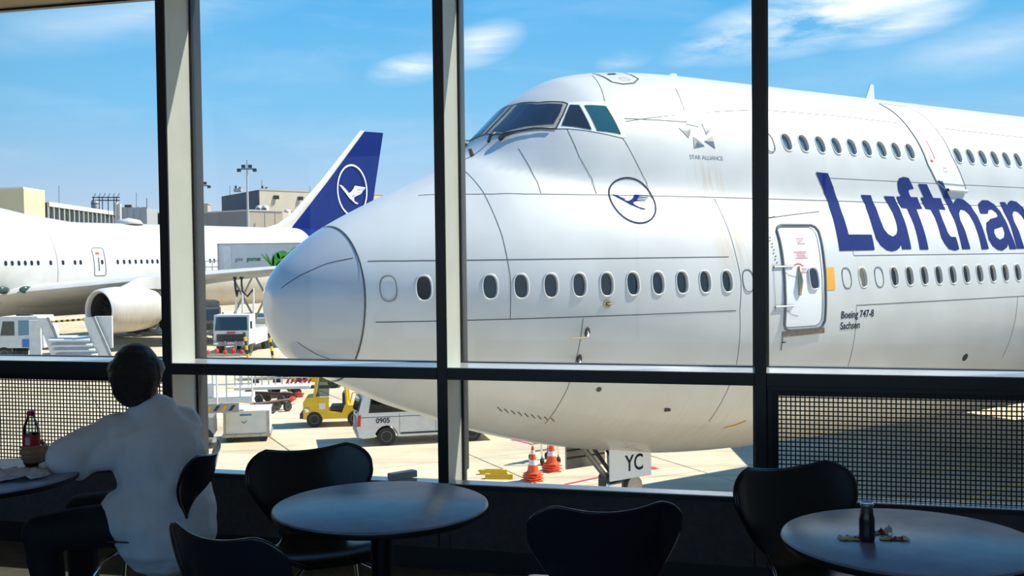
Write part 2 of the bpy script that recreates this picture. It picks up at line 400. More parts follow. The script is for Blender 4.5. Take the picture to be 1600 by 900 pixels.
mesh_guard(BAY + FWID / 2 + .003, 2 * BAY - FWID / 2 - .003, 'square steel mesh guard under the transom, behind the table with the sugar sachets')

# ================================================================== THE AIRCRAFT
# local axes of an aircraft: x = aft from the nose tip, y = starboard, z = up from the ground
def body_shape(hump, crown, top, belly, nose_far=False):
    sq = lambda s: np.sqrt(np.maximum(s, 0))
    k = top - 8.6; b = belly - 2.05
    w1t = pchip([0, 48, 55, 60, 65, 69, 70.6], [3.25, 3.25, 3.05, 2.45, 1.55, .7, .22])
    def w1(s): return np.where(s < 9.86, 3.25 * (np.maximum(1 - (1 - np.clip(s, 0, 9.86) / 9.86) ** 2, 1e-9)) ** .53, w1t(s))
    zt1 = pchip([sq(a) for a in (0, .1, .3, .58, 1, 1.73, 2.49, 3.15, 3.8, 5, 7, 10, 55, 62, 70.6)], [5.70, 6.02, 6.30, 6.55, 6.86, 7.25, 7.60, 7.9, 8.2, 8.42, 8.55, 8.6 + k, 8.6 + k, 8.5 + k, 7.7 + k])
    zb = pchip([sq(a) for a in (0, .05, .15, .43, 1.13, 1.67, 2.17, 3.17, 4, 4.93, 6, 7.15, 8.19, 10.06, 12, 48, 54, 60, 66, 70.6)], [5.70, 5.30, 5.03, 4.68, 4.27, 4.01, 3.77, 3.40, 3.09, 2.83, 2.58, 2.38, 2.22, 2.1, 2.05 + b, 2.05 + b, 2.4 + b, 3.7, 5.5, 7.2])
    zc = pchip([0, 3, 6, 10, 48, 56, 64, 70.6], [5.70, 5.78, 5.6, 5.35, 5.35, 5.7, 6.9, 7.45])
    zt = pchip([3.4, 3.8, 4.06, 4.42, 4.86, 5.16, 5.47, 5.86, 6.25, 6.74, 7.23, 8.27, 9.4, hump - 7, hump - 3.5, hump, hump + 1.5], [7.8, 8.05, 8.33, 8.73, 9.14, 9.42, 9.63, 9.85, 9.97, 10.06, 10.12, 10.18, crown, crown, crown - .55, top - .1, 7.8])
    w2 = pchip([3.3, 3.6, 4.06, 4.5, 5, 5.6, 6.3, 7.3, 9, 12, hump - 7, hump - 2, hump + 1, hump + 2.5], [.02, .6, 1.15, 1.5, 1.78, 2.0, 2.15, 2.28, 2.38, 2.42, 2.42, 1.9, 1.0, .02])
    def R(s, th):
        s = np.asarray(s, float); q = sq(s); zo = zc(s); c, si = np.cos(th), np.sin(th)
        v = np.where(si > 0, zt1(q) - zo, zo - zb(q)); v = np.maximum(v, .02)
        r1 = 1 / np.sqrt((c / np.maximum(w1(s), .02)) ** 2 + (si / v) ** 2)
        z2 = 7.75; h2 = np.maximum(zt(s) - z2, .05); ww = w2(s)
        a = (c / ww) ** 2 + (si / h2) ** 2; b_ = 2 * (zo - z2) * si / h2 ** 2; cc = ((zo - z2) / h2) ** 2 - 1
        disc = b_ * b_ - 4 * a * cc
        r2 = np.where(disc > 0, (-b_ + np.sqrt(np.maximum(disc, 0))) / (2 * a), 0); r2 = np.where((si > 0) & (ww > .06), np.maximum(r2, 0), 0)
        return (r1 ** 24 + r2 ** 24) ** (1 / 24), zo
    return R
class Body:
    def __init__(b, **k):
        b.R = body_shape(**k)
        b.N_TH = 144
        ss = np.concatenate([[.004, .02, .05, .1, .17, .26, .37, .5, .66, .84, 1.0], np.arange(1.14, 9.0, .14), np.arange(9.0, 24, .3), np.arange(24, 48, 1.0), np.arange(48, 70.7, .9), [70.6]])
        ss = np.unique(ss); th = np.linspace(0, 2 * np.pi, b.N_TH + 1)[:-1]
        S, T = np.meshgrid(ss, th, indexing='ij'); r, zo = b.R(S, T)
        b.V = np.stack([S, -r * np.cos(T), zo + r * np.sin(T)], -1).reshape(-1, 3)
        n = b.N_TH; b.Fc = []
        for i in range(len(ss) - 1):
            for j in range(n):
                q = (i * n + j, i * n + (j + 1) % n, (i + 1) * n + (j + 1) % n, (i + 1) * n + j)
                b.Fc.append((q[0], q[1], q[2])); b.Fc.append((q[0], q[2], q[3]))
        b.Fc.append(tuple(range(n))[::-1]); L = (len(ss) - 1) * n; b.Fc.append(tuple(L + j for j in range(n)))
        b.bvh = BVHTree.FromPolygons([Vector(v) for v in b.V], b.Fc[:-2])
    def y_side(b, s, z):
        """port side point at station s and height z"""
        w = 3.0; zo = float(b.R(s, 0.)[1])
        lo, hi = 0.0, 3.6
        for _ in range(26):
            m = (lo + hi) / 2; th = math.atan2(z - zo, m)
            if math.hypot(m, z - zo) < float(b.R(s, th)[0]): lo = m
            else: hi = m
        return -lo
    def pt(b, s, z): return Vector((s, b.y_side(s, z), z))
    def snap(b, p, off=0.0):
        co, nr, i, d = b.bvh.find_nearest(Vector(p))
        c = Vector((co.x, 0, float(b.R(co.x, 0.)[1])))
        if nr.dot(co - c) < 0: nr = -nr
        return co + nr * off, nr
def ray_norm(): pass

def skin_patch(B, outline, m, name, parent, off=.006, maxlen=.12, mirror=False, thick=0.0):
    """a flat marking or pane that follows the skin: outline of local 3D points or (s, z) pairs"""
    pts = [B.pt(*p) if len(p) == 2 else Vector((p[0], -p[1], p[2])) for p in outline]
    bm = bmesh.new(); vs_ = [bm.verts.new(p) for p in pts]
    f = bm.faces.new(vs_); bmesh.ops.triangulate(bm, faces=[f])
    for _ in range(7):
        es = [e for e in bm.edges if e.calc_length() > maxlen]
        if not es: break
        bmesh.ops.subdivide_edges(bm, edges=es, cuts=1); bmesh.ops.triangulate(bm, faces=[f for f in bm.faces if len(f.verts) > 3])
    for v in bm.verts:
        v.co = B.snap(v.co, off)[0]
        if mirror: v.co.y = -v.co.y
    for f in bm.faces:
        f.smooth = True
    bmesh.ops.recalc_face_normals(bm, faces=bm.faces)
    me = bpy.data.meshes.new(name); bm.to_mesh(me); bm.free()
    return link_mesh(name, me, m, parent)
def skin_line(B, pts, w, m, name, parent, off=.004, closed=False, step=.12, thick=0.0, mb=None, mirror=False):
    """a thin raised strip that follows the skin"""
    P = [B.pt(*p) if len(p) == 2 else Vector((p[0], -p[1], p[2])) for p in pts]
    if closed: P = P + [P[0]]
    Q = []
    for a, b in zip(P[:-1], P[1:]):
        n = max(1, int((b - a).length / step))
        for k in range(n): Q.append(a.lerp(b, k / n))
    if not closed: Q.append(P[-1])
    S = [B.snap(q, off) for q in Q]; N_ = len(S); bm = (mb.bm if mb else bmesh.new()); L = []
    for i in range(N_):
        a = S[i - 1 if (closed or i > 0) else 0][0]; b = S[(i + 1) % N_ if closed else min(i + 1, N_ - 1)][0]
        t = (b - a).normalized() if (b - a).length > 1e-7 else Vector((1, 0, 0)); sd = t.cross(S[i][1]).normalized() * w / 2
        p, n = S[i]; r = [p + sd, p - sd]
        if thick: r = [p + sd - n * off, p + sd * .7 + n * thick, p - sd * .7 + n * thick, p - sd - n * off]
        if mirror: r = [Vector((q.x, -q.y, q.z)) for q in r]
        L.append([bm.verts.new(q) for q in r])
    for i in range(N_ if closed else N_ - 1):
        A, C = L[i], L[(i + 1) % N_]
        for k in range(len(A) - 1): bm.faces.new((A[k], A[k + 1], C[k + 1], C[k]))
    if mb: return None
    me = bpy.data.meshes.new(name); bm.to_mesh(me); bm.free()
    for f in me.polygons: f.use_smooth = True
    return link_mesh(name, me, m, parent)
def skin_text(B, s, size, s0, z0, m, name, parent, bold=0.0, xs=1.0, off=.006):
    v, f = text_mesh(s, size, bold, xs)
    me = bpy.data.meshes.new(name); me.from_pydata([B.snap(B.pt(s0 + x, z0 + y), off)[0] for x, y in v], [], f)
    return link_mesh(name, me, m, parent)
def oval(n, hw, hh, e=2.5):
    r = []
    for k in range(n):
        t = 2 * math.pi * k / n; c, s = math.cos(t), math.sin(t)
        r.append((hw * math.copysign(abs(c) ** (2 / e), c), hh * math.copysign(abs(s) ** (2 / e), s)))
    return r
CRANE = [(-0.347,0.103),(-0.274,0.095),(-0.11,0.023),(-0.123,0.012),(-0.212,0.051),(-0.121,-0.009),(-0.064,-0.013),(0.013,0.016),(0.078,0.063),(0.117,0.107),(0.439,0.094),(0.435,0.08),(0.214,0.09),(0.197,0.073),(0.391,0.058),(0.382,0.047),(0.179,0.056),(0.162,0.038),(0.349,0.028),(0.337,0.018),(0.146,0.024),(0.124,0.005),(0.308,0.0),(0.299,-0.011),(0.109,-0.013),(0.036,-0.034),(0.003,-0.054),(0.027,-0.09),(0.096,-0.129),(0.212,-0.157),(0.202,-0.169),(0.136,-0.167),(0.037,-0.126),(-0.06,-0.085),(-0.135,-0.033),(-0.243,0.035)]
WORD = {
 'L': [(10.92,8.06),(11.29,8.05),(11.41,7.76),(11.47,7.44),(11.39,7.12),(11.29,6.76),(12.03,6.76),(11.95,6.44),(10.84,6.43),(10.94,6.8),(11.06,7.15),(11.15,7.46),(11.09,7.7)],
 'u': [(12.27,7.62),(12.6,7.62),(12.63,7.33),(12.55,7.08),(12.52,6.88),(12.58,6.77),(12.7,6.72),(12.87,6.77),(12.99,6.88),(13.07,7.05),(13.13,7.25),(13.12,7.44),(13.04,7.61),(13.4,7.61),(13.45,7.35),(13.37,7.05),(13.27,6.75),(13.19,6.45),(12.88,6.45),(12.9,6.57),(12.82,6.49),(12.67,6.43),(12.51,6.41),(12.34,6.44),(12.2,6.54),(12.13,6.68),(12.17,6.91),(12.26,7.19),(12.33,7.42)],
 'f': [(14.01,8.04),(14.15,7.8),(14.0,7.79),(13.94,7.74),(13.97,7.65),(14.0,7.61),(14.23,7.61),(14.27,7.35),(14.04,7.34),(13.96,7.09),(13.88,6.81),(13.79,6.44),(13.49,6.44),(13.55,6.66),(13.65,7.01),(13.72,7.35),(13.53,7.36),(13.48,7.61),(13.66,7.62),(13.59,7.74),(13.59,7.92),(13.66,8.02),(13.83,8.06)],
 't': [(14.33,7.92),(14.65,7.92),(14.82,7.61),(15.1,7.61),(15.13,7.34),(14.88,7.35),(14.78,7.07),(14.73,6.81),(14.77,6.72),(14.96,6.71),(14.92,6.44),(14.75,6.41),(14.54,6.45),(14.45,6.58),(14.42,6.71),(14.49,6.94),(14.56,7.17),(14.57,7.34),(14.4,7.35),(14.35,7.61),(14.49,7.61)],
 'h': [(15.05,8.01),(15.26,8.01),(15.43,7.7),(15.54,7.49),(15.63,7.57),(15.78,7.62),(16.0,7.59),(16.2,7.46),(16.25,7.22),(16.17,6.89),(16.11,6.68),(16.07,6.44),(15.79,6.43),(15.88,6.76),(15.95,7.05),(15.96,7.24),(15.88,7.34),(15.73,7.36),(15.57,7.26),(15.46,7.1),(15.43,6.86),(15.38,6.66),(15.35,6.44),(15.04,6.44),(15.12,6.76),(15.24,7.1),(15.3,7.45),(15.19,7.73)],
 'a': [(16.44,7.27),(16.49,7.41),(16.55,7.52),(16.74,7.6),(16.97,7.6),(17.19,7.51),(17.32,7.34),(17.3,7.09),(17.23,6.82),(17.22,6.63),(17.2,6.43),(16.92,6.43),(16.95,6.57),(16.83,6.47),(16.6,6.4),(16.42,6.42),(16.27,6.51),(16.21,6.66),(16.3,6.89),(16.46,7.06),(16.63,7.11),(16.63,6.9),(16.55,6.82),(16.55,6.71),(16.66,6.65),(16.88,6.71),(16.99,6.82),(17.04,6.97),(16.63,6.9),(16.63,7.115),(16.68,7.14),(17.01,7.19),(17.11,7.23),(17.12,7.31),(17.02,7.38),(16.87,7.37),(16.73,7.27)]}
def glyph_n():
    h = WORD['h']; r = []
    for s, z in h:
        r.append((s, z))
    # the n is the h without its ascender
    r = [(15.28, 7.57), (15.50, 7.57)] + h[3:26] + [(15.30, 7.45)]
    return [(s + 2.19, z - .0) for s, z in r]
WORD['n'] = glyph_n()
WORD['s'] = [(s + 19.95, z) for s, z in [(.12,7.22),(.10,7.42),(.2,7.56),(.42,7.62),(.7,7.6),(.88,7.46),(.9,7.27),(.6,7.27),(.55,7.38),(.4,7.38),(.36,7.28),(.8,7.08),(.93,6.88),(.9,6.62),(.75,6.45),(.45,6.4),(.15,6.45),(0,6.62),(-.02,6.8),(.28,6.8),(.34,6.66),(.5,6.64),(.6,6.74),(.55,6.84),(.2,7.04)]]
WORD['a2'] = [(s + 4.85, z) for s, z in WORD['a']]

def jet_fin(B, parent, name, m, pts, y0, thick, mirror=None):
    """fin, wing or tailplane from root and tip sections; pts = [(LE, TE)] in order, each point local 3D, thick = thickness"""
    mb = MB(); rings = []
    prof = [(0, 0), (.02, .35), (.1, .8), (.3, 1.0), (.6, .7), (.85, .28), (1, .02)]
    for (le, te), th in zip(pts, thick):
        le, te = Vector(le), Vector(te); nrm = Vector(y0) * th / 2; up = []; dn = []
        for f, t in prof:
            c = le.lerp(te, f); up.append(c + nrm * t); dn.append(c - nrm * t)
        rings.append([mb.bm.verts.new(p) for p in up + dn[::-1][1:-1]])
    n = len(rings[0])
    for A, C in zip(rings[:-1], rings[1:]):
        for k in range(n): mb.bm.faces.new((A[k], A[(k + 1) % n], C[(k + 1) % n], C[k]))
    mb.bm.faces.new(rings[0]); mb.bm.faces.new(rings[-1][::-1])
    o = mb.build(name, m, parent, auto=50)
    return o

def make_jet(name, label, loc, ang, cfg, near):
    B = Body(**cfg)
    root = empty(name, loc, ang, label, 'airplane')
    # ---- fuselage
    me = bpy.data.meshes.new('fuselage'); me.from_pydata([tuple(v) for v in B.V], [], B.Fc)
    fus = link_mesh('fuselage', me, None, root)
    blue = near is False
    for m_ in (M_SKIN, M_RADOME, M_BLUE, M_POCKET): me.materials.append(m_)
    cen = np.array([np.mean(B.V[list(p.vertices)], axis=0) for p in me.polygons])
    # windows: (station, height, kind)
    WW, WH = .118, .192
    wins = []
    if near:
        s0 = 1.477
        for k in range(14): wins.append((1.47 + .5125 * k, 5.895, 'blank' if k in (0, 13) else 'main'))
        wins.append((9.88, 5.895, 'door'))
        for k in range(28): wins.append((10.888 + .5125 * k, 5.885, 'blank' if k in (0, 2) else ('shade' if k == 1 else 'main')))
        for k in range(9): wins.append((10.25 + .508 * k, 8.665, 'upper'))
        wins.append((9.72, 8.62, 'blank'))
        for k in range(20): wins.append((16.13 + .508 * k, 8.655, 'upper'))
    else:
        for s in (10, 10.5, 11, 11.5, 12, 12.6, 13.1, 13.6, 14.1, 14.7, 15.2, 15.7, 17.6, 18.2, 18.7, 19.48, 19.99, 20.52, 21.03, 21.55, 22.08, 23.13, 24.18, 25.23, 25.73, 29.18, 29.79, 30.35, 30.94, 31.52, 32.11, 32.64, 33.17, 33.7, 34.25, 34.8, 35.35, 35.9, 36.45, 39, 39.5, 40, 40.5, 41, 41.5, 42, 42.5): wins.append((s, 5.97, 'far'))
        wins.append((27.7, 5.97, 'far'))
    if near:
        # real recesses cut for the panes
        cut = MB()
        for s, z, kd in wins:
            if kd == 'blank': continue
            c, n = B.snap(B.pt(s, z)); t = Vector((1, 0, 0)); t = (t - n * t.dot(n)).normalized(); u = n.cross(t); u = u if u.z > 0 else -u
            hw, hh = (WW, WH) if kd != 'upper' else (.125, .185)
            A_ = [cut.bm.verts.new(c - n * .075 + t * x + u * y) for x, y in oval(20, hw, hh)]; C_ = [cut.bm.verts.new(c + n * .12 + t * x + u * y) for x, y in oval(20, hw, hh)]
            cut.bm.faces.new(A_); cut.bm.faces.new(C_[::-1])
            for k in range(20): cut.bm.faces.new((A_[k], C_[k], C_[(k + 1) % 20], A_[(k + 1) % 20]))
        bmesh.ops.recalc_face_normals(cut.bm, faces=cut.bm.faces)
        cme = bpy.data.meshes.new('cutter_tmp'); cut.bm.to_mesh(cme); cut.bm.free()
        cob = bpy.data.objects.new('cutter_tmp', cme); COL.objects.link(cob)
        for m_ in (M_SKIN, M_RADOME, M_BLUE, M_POCKET): cme.materials.append(m_)
        for p in cme.polygons: p.material_index = 3
        bm = bmesh.new(); bm.from_mesh(me); bmesh.ops.recalc_face_normals(bm, faces=bm.faces); bm.to_mesh(me); bm.free()
        fus.parent = None
        md = fus.modifiers.new('cut', 'BOOLEAN'); md.operation = 'DIFFERENCE'; md.object = cob; md.solver = 'EXACT'
        dg = bpy.context.evaluated_depsgraph_get(); dg.update()
        me2 = bpy.data.meshes.new_from_object(fus.evaluated_get(dg)); me2.name = 'fuselage'
        fus.modifiers.clear(); fus.data = me2; fus.parent = root
        bpy.data.objects.remove(cob); me = me2
    nP = len(me.polygons); mi = np.zeros(nP, dtype=np.int32); me.polygons.foreach_get('material_index', mi)
    cc = np.zeros(nP * 3); me.polygons.foreach_get('center', cc); cc = cc.reshape(-1, 3)
    mi[(mi == 0) & (cc[:, 0] < 1.14 + .0)] = 1
    if not near: mi[(cc[:, 0] > 53.3)] = 2; mi[mi == 1] = 0
    me.polygons.foreach_set('material_index', mi)
    me.polygons.foreach_set('use_smooth', np.ones(nP, dtype=bool))
    # exact normals from the lofted shape
    co = np.zeros(len(me.vertices) * 3); me.vertices.foreach_get('co', co); co = co.reshape(-1, 3)
    def Fn(P):
        s = np.clip(P[:, 0], 0.004, 70.6); zo = B.R(s, np.zeros_like(s))[1]; w = -P[:, 1]; th = np.arctan2(P[:, 2] - zo, w); return np.hypot(w, P[:, 2] - zo) - B.R(s, th)[0]
    e = 2e-3; G = np.stack([(Fn(co + np.eye(3)[i] * e) - Fn(co - np.eye(3)[i] * e)) / (2 * e) for i in range(3)], -1)
    G[co[:, 0] < .03] = (-1, 0, 0)
    G /= np.maximum(np.linalg.norm(G, axis=1, keepdims=True), 1e-9)
    li = np.zeros(len(me.loops), dtype=np.int32); me.loops.foreach_get('vertex_index', li)
    nl = G[li]; pn = np.zeros(nP * 3); me.polygons.foreach_get('normal', pn); pn = pn.reshape(-1, 3)
    tot_ = np.zeros(nP, dtype=np.int32); me.polygons.foreach_get('loop_total', tot_); pid = np.repeat(np.arange(nP), tot_)
    flat = (mi[pid] == 3) | (np.einsum('ij,ij->i', nl, pn[pid]) < .3)
    nl = np.where(flat[:, None], pn[pid], nl)
    me.normals_split_custom_set([tuple(v) for v in nl])
    # ---- windows
    protos = {}
    for s, z, kd in wins:
        c, n = B.snap(B.pt(s, z)); t = Vector((1, 0, 0)); t = (t - n * t.dot(n)).normalized(); u = n.cross(t)
        if u.z < 0: u = -u
        X = Matrix(((t.x, u.x, n.x, c.x), (t.y, u.y, n.y, c.y), (t.z, u.z, n.z, c.z), (0, 0, 0, 1)))
        if kd not in protos:
            hw, hh = (WW, WH) if kd != 'upper' else (.125, .185)
            ring = MB(); o1 = oval(24, hw, hh); o2 = oval(24, hw + .028, hh + .028); L = []
            for (a, b_), (c_, d_) in zip(o1, o2): L.append([ring.bm.verts.new((a, b_, -.002)), ring.bm.verts.new((a * 1.03, b_ * 1.02, .006)), ring.bm.verts.new((c_, d_, .006)), ring.bm.verts.new((c_ * 1.02, d_ * 1.01, -.02))])
            for i in range(24):
                A, C = L[i], L[(i + 1) % 24]
                for k in range(3): ring.bm.faces.new((A[k], A[k + 1], C[k + 1], C[k]))
            if kd == 'blank':
                ring.bm.free(); ring = MB(); L = []
                for (a, b_), (c_, d_) in zip(oval(24, hw + .008, hh + .008), oval(24, hw + .026, hh + .026)): L.append([ring.bm.verts.new((a, b_, .002)), ring.bm.verts.new((a, b_, .006)), ring.bm.verts.new((c_, d_, .006)), ring.bm.verts.new((c_, d_, .0))])
                for i in range(24):
                    A, C = L[i], L[(i + 1) % 24]
                    for k in range(3): ring.bm.faces.new((A[k], A[k + 1], C[k + 1], C[k]))
            bmesh.ops.recalc_face_normals(ring.bm, faces=ring.bm.faces)
            rm = bpy.data.meshes.new('cabin_window'); ring.bm.to_mesh(rm); ring.bm.free(); rm.materials.append(M_RING if kd not in ('blank', 'far') else M_DSEAM if kd == 'blank' else M_RING)
            for p in rm.polygons: p.use_smooth = True
            pm = None
            if kd != 'blank':
                pb = MB(); f_ = pb.bm.faces.new([pb.bm.verts.new((x * .995, y * .995, -.058 if near else .004)) for x, y in oval(24, hw, hh)])
                pm = bpy.data.meshes.new('pane'); pb.bm.to_mesh(pm); pb.bm.free(); pm.materials.append({'upper': M_UPANE, 'shade': mat('window_shade', (.45, .38, .25), .6)}.get(kd, M_PANE))
                if near and kd in ('main', 'door'):
                    # lower shade edge and inner reveal seen through the pane
                    pass
            protos[kd] = (rm, pm)
        rm, pm = protos[kd]
        o = bpy.data.objects.new('cabin_window' if kd != 'blank' else 'blanked_window', rm); COL.objects.link(o); o.parent = root; o.matrix_local = X
        if pm:
            q = bpy.data.objects.new('pane', pm); COL.objects.link(q); q.parent = o
    # ---- wings, tail, engines, gear
    dz = .0
    for sg in (-1, 1):
        P = lambda s, l, z: (s, sg * l, z)
        jet_fin(B, root, 'wing', M_SKIN, [(P(18.5, 2.2, 3.5), P(34, 2.2, 3.2)), (P(20.2, 4.2, 3.9), P(34.2, 4.0, 3.6)), (P(26.5, 11.7, 4.75), P(36.0, 11.7, 4.6)), (P(33.5, 21, 5.6), P(39.5, 21, 5.55)), (P(40.5, 29.5, 6.4), P(43.5, 29.5, 6.4))], (0, 0, 1), [1.7, 1.5, .9, .5, .22])
        jet_fin(B, root, 'tailplane', M_SKIN, [(P(59, .4, 8.0), P(67.5, .4, 8.0)), (P(66.5, 10.5, 9.2), P(69.5, 10.5, 9.2))], (0, 0, 1), [.7, .2])
        for l, s0_, zc_ in ((11.7, 20.6, 2.62), (20.8, 27.5 if near else 29.8, 3.3)):
            if l > 12 and sg < 0 and not near: pass
            en = MB(); c0 = (s0_, sg * l, zc_)
            pr = [(.001, 1.5), (.35, 1.45), (1.18, 1.35), (1.22, .8), (1.24, .35), (1.30, .08), (1.40, 0), (1.48, .12), (1.56, .5), (1.62, 1.3), (1.62, 2.6), (1.5, 3.8), (1.28, 4.6), (1.24, 4.58), (1.0, 4.3), (.95, 5.2), (.7, 5.6), (.4, 5.9), (.001, 6.8)]
            en.lathe(pr, c0, 36, (1, 0, 0)); eo = en.build('engine', M_SKIN, root, auto=45); eo.data.materials.append(M_DSTEEL); eo.data.materials.append(M_RING)
            for p in eo.data.polygons:
                x = p.center.x - s0_; r_ = math.hypot(p.center.y - sg * l, p.center.z - zc_)
                if (x < 1.6 and r_ < 1.24) or (x > 4.55): p.material_index = 1
                elif x < .14: p.material_index = 2
            fb = MB()
            for k in range(18):
                a = 2 * math.pi * k / 18; ca, sa = math.cos(a), math.sin(a)
                fb.prism([(s0_ + 1.2, sg * l + .2 * ca, zc_ + .2 * sa), (s0_ + 1.25, sg * l + 1.15 * math.cos(a + .2), zc_ + 1.15 * math.sin(a + .2)), (s0_ + 1.05, sg * l + 1.15 * math.cos(a + .42), zc_ + 1.15 * math.sin(a + .42))], (.02, 0, 0))
            fb.build('fan_blades', M_DSTEEL, eo)
            jet_fin(B, root, 'pylon', M_SKIN, [((s0_ + 1.6, sg * l, zc_ + 1.5), (s0_ + 6.5, sg * l, zc_ + 1.3)), ((s0_ + 3.4, sg * l, zc_ + 2.2), (s0_ + 9, sg * l, zc_ + 2.3))], (0, 1, 0), [.5, .45])
    fm = M_BLUE if blue else M_BLUE
    tip = 20.4 if not near else 19.4
    fz = lambda f: 8.3 + (tip - 8.3) * f
    fin = jet_fin(B, root, 'tail_fin', fm, [((51.7, 0, 8.0), (65.7, 0, 7.8)), ((58.6, 0, 14.1), (67.1, 0, 14.0)), ((65.3, 0, tip - .2), (68.8, 0, tip))], (0, 1, 0), [.85, .55, .25])
    jet_fin(B, root, 'fin_leading_edge', M_SKIN, [((48.6, 0, 9.0), (53.3, 0, 9.0)), ((51.0, 0, 9.55), (53.6, 0, 9.55)), ((52.9, 0, 10.5), (54.65, 0, 10.45)), ((57.8, 0, 14.35), (58.95, 0, 14.2)), ((64.6, 0, tip - .15), (65.4, 0, tip - .1))], (0, 1, 0), [.3, .42, .45, .30, .18])
    # crane in a ring on the fin (port side)
    fbv = MB(); rc = (62.65, 13.5); RX, RZ = 2.62, 2.85
    rg = []
    for k in range(40):
        t = 2 * math.pi * k / 40; x, z = RX * math.cos(t), RZ * math.sin(t)
        rg.append((rc[0] + x, rc[1] + z))
    def finw(s, z):
        return -.34
    for a, b_ in zip(rg, rg[1:] + rg[:1]):
        a0, b0 = [(rc[0] + (p[0] - rc[0]) * .93, rc[1] + (p[1] - rc[1]) * .93) for p in (a, b_)]
        fbv.bm.faces.new([fbv.bm.verts.new((p[0], finw(*p), p[1])) for p in (a, b_, b0, a0)])
    M_LIVW = mat('livery_white', (.8, .8, .8), .35)
    em = fbv.build('ring_emblem', M_LIVW, root)
    cb = MB(); f_ = cb.bm.faces.new([cb.bm.verts.new((62.39 + x * 5.7, -.345, 13.25 + z * 7.2)) for x, z in CRANE]); bmesh.ops.triangulate(cb.bm, faces=[f_]); cb.build('crane_emblem', M_LIVW, em)
    for x, y in ((32.5, 1.8), (32.5, -1.8), (36, 2.2), (36, -2.2)):
        MB().tube([(x, y, 3.4), (x, y, 1.0)], .18).build('gear_leg', M_STEEL, root)
        for dx in (-.75, .75):
            for dy in (-.5, .5): wheel(root, (x + dx, y + dy, .62), .62, .45)
    # ---- details
    if not near:
        dr = skin_line(B, [(26.95, 7.0), (27.1, 7.1), (27.85, 7.1), (28.0, 7.0), (28.0, 5.0), (27.9, 4.9), (27.05, 4.9), (26.95, 5.0)], .06, M_DSEAM, 'cabin_door', root, off=.02, closed=True)
        skin_patch(B, [(27.35, 6.35), (27.43, 6.35), (27.43, 5.3), (27.35, 5.3)], M_DSEAM, 'door_handle', dr, off=.03)
        skin_patch(B, [(27.2, 6.75), (27.55, 6.75), (27.55, 6.6), (27.2, 6.6)], M_RED, 'door_placard', dr, off=.03)
        for s in (18.9, 20.2):
            MB().sphere((s + .2, -3.35 - (s - 18.9) * .6, 4.05), .5, 14, (1.1, .35, .55)).build('landing_light', mat('lamp_glass_dark', (.05, .09, .08), .1), root, smooth=True)
        ln = MB()
        for s in (6.0, 12.0, 23.7, 34.5, 41): skin_line(B, [(s, 8.2), (s, 7.5), (s, 6.7), (s, 5.2), (s, 4.4)], .03, None, '', None, mb=ln, off=.01)
        ln.build('panel_seam', M_SEAM, root)
        MB().lathe([(.001, .55), (.9, .35), (1.2, 0), (.001, 0)], (33, 0, cfg['top'] - .05), 16).build('satcom_fairing', M_BEIGE if 'M_BEIGE' in globals() else M_RING, root, smooth=True)
        g = MB().tube([(7.4, 0, 2.8), (7.4, 0, .7)], .14).build('gear_leg', M_STEEL, root)
        for dy in (-.4, .4): wheel(root, (7.4, dy, .55), .55, .35)
        return root, B
    # cockpit glazing, both sides
    scr1 = [(4.444,.163,8.752),(4.577,.191,8.875),(4.739,.196,9.021),(5.022,.18,9.293),(5.105,.751,9.231),(5.37,1.168,9.197),(5.224,1.27,9.014),(5.04,1.331,8.802),(4.844,1.114,8.793),(4.708,.922,8.784),(4.459,.532,8.705)]
    fr1 = [(4.396,.02,8.709),(4.612,.02,8.915),(5.041,.02,9.315),(5.057,.201,9.321),(5.137,.707,9.275),(5.404,1.123,9.249),(5.445,1.217,9.209),(5.246,1.332,8.975),(5.025,1.417,8.7),(4.841,1.193,8.731),(4.668,.979,8.716),(4.415,.579,8.649)]
    scr2 = [(5.138,1.449,8.769),(5.463,1.266,9.182),(5.589,1.369,9.173),(5.573,1.749,8.684)]
    scr3 = [(5.676,1.795,8.671),(5.674,1.43,9.167),(6.039,1.596,9.159),(6.105,1.943,8.615)]
    fr2 = [(5.041,1.421,8.712),(5.461,1.196,9.235),(6.108,1.564,9.222),(6.2,2.0,8.58),(6.13,2.0,8.55)]
    for mir in (False, True):
        f_ = skin_patch(B, fr1, M_GOLD, 'windscreen', root, off=.012, mirror=mir)
        skin_patch(B, scr1, M_CPANE, 'windscreen_pane', f_, off=.02, mirror=mir)
        f2 = skin_patch(B, fr2, M_LIVW, 'side_window_frame', root, off=.010, mirror=mir)
        skin_line(B, scr2, .035, M_GOLD, 'gasket', f2, off=.014, closed=True, mirror=mir); skin_line(B, scr3, .035, M_GOLD, 'gasket', f2, off=.014, closed=True, mirror=mir)
        skin_patch(B, scr2, M_CPANE, 'side_pane', f2, off=.02, mirror=mir); skin_patch(B, scr3, M_CPANE2, 'side_pane', f2, off=.02, mirror=mir)
        skin_line(B, fr1, .03, M_DSTEEL, 'windscreen_seal', f_, off=.016, closed=True, mirror=mir)
        sy = -1 if mir else 1
        wp = [B.snap((s, -w, z), o_)[0] for s, w, z, o_ in ((4.30, .62, 8.58, .02), (4.38, .72, 8.62, .07), (4.55, .9, 8.67, .05), (4.75, 1.12, 8.70, .05), (4.98, 1.38, 8.69, .04))]
        MB().tube([(p.x, p.y * sy, p.z) for p in wp], [.05, .045, .02, .016, .016]).build('wiper', M_DSTEEL, root, smooth=True)
    MB().tube([B.snap((4.25, -.35, 8.5), .01)[0], B.snap((4.33, -.38, 8.58), .08)[0], B.snap((4.4, -.4, 8.66), .05)[0]], .03).build('wiper', M_DSTEEL, root, smooth=True)
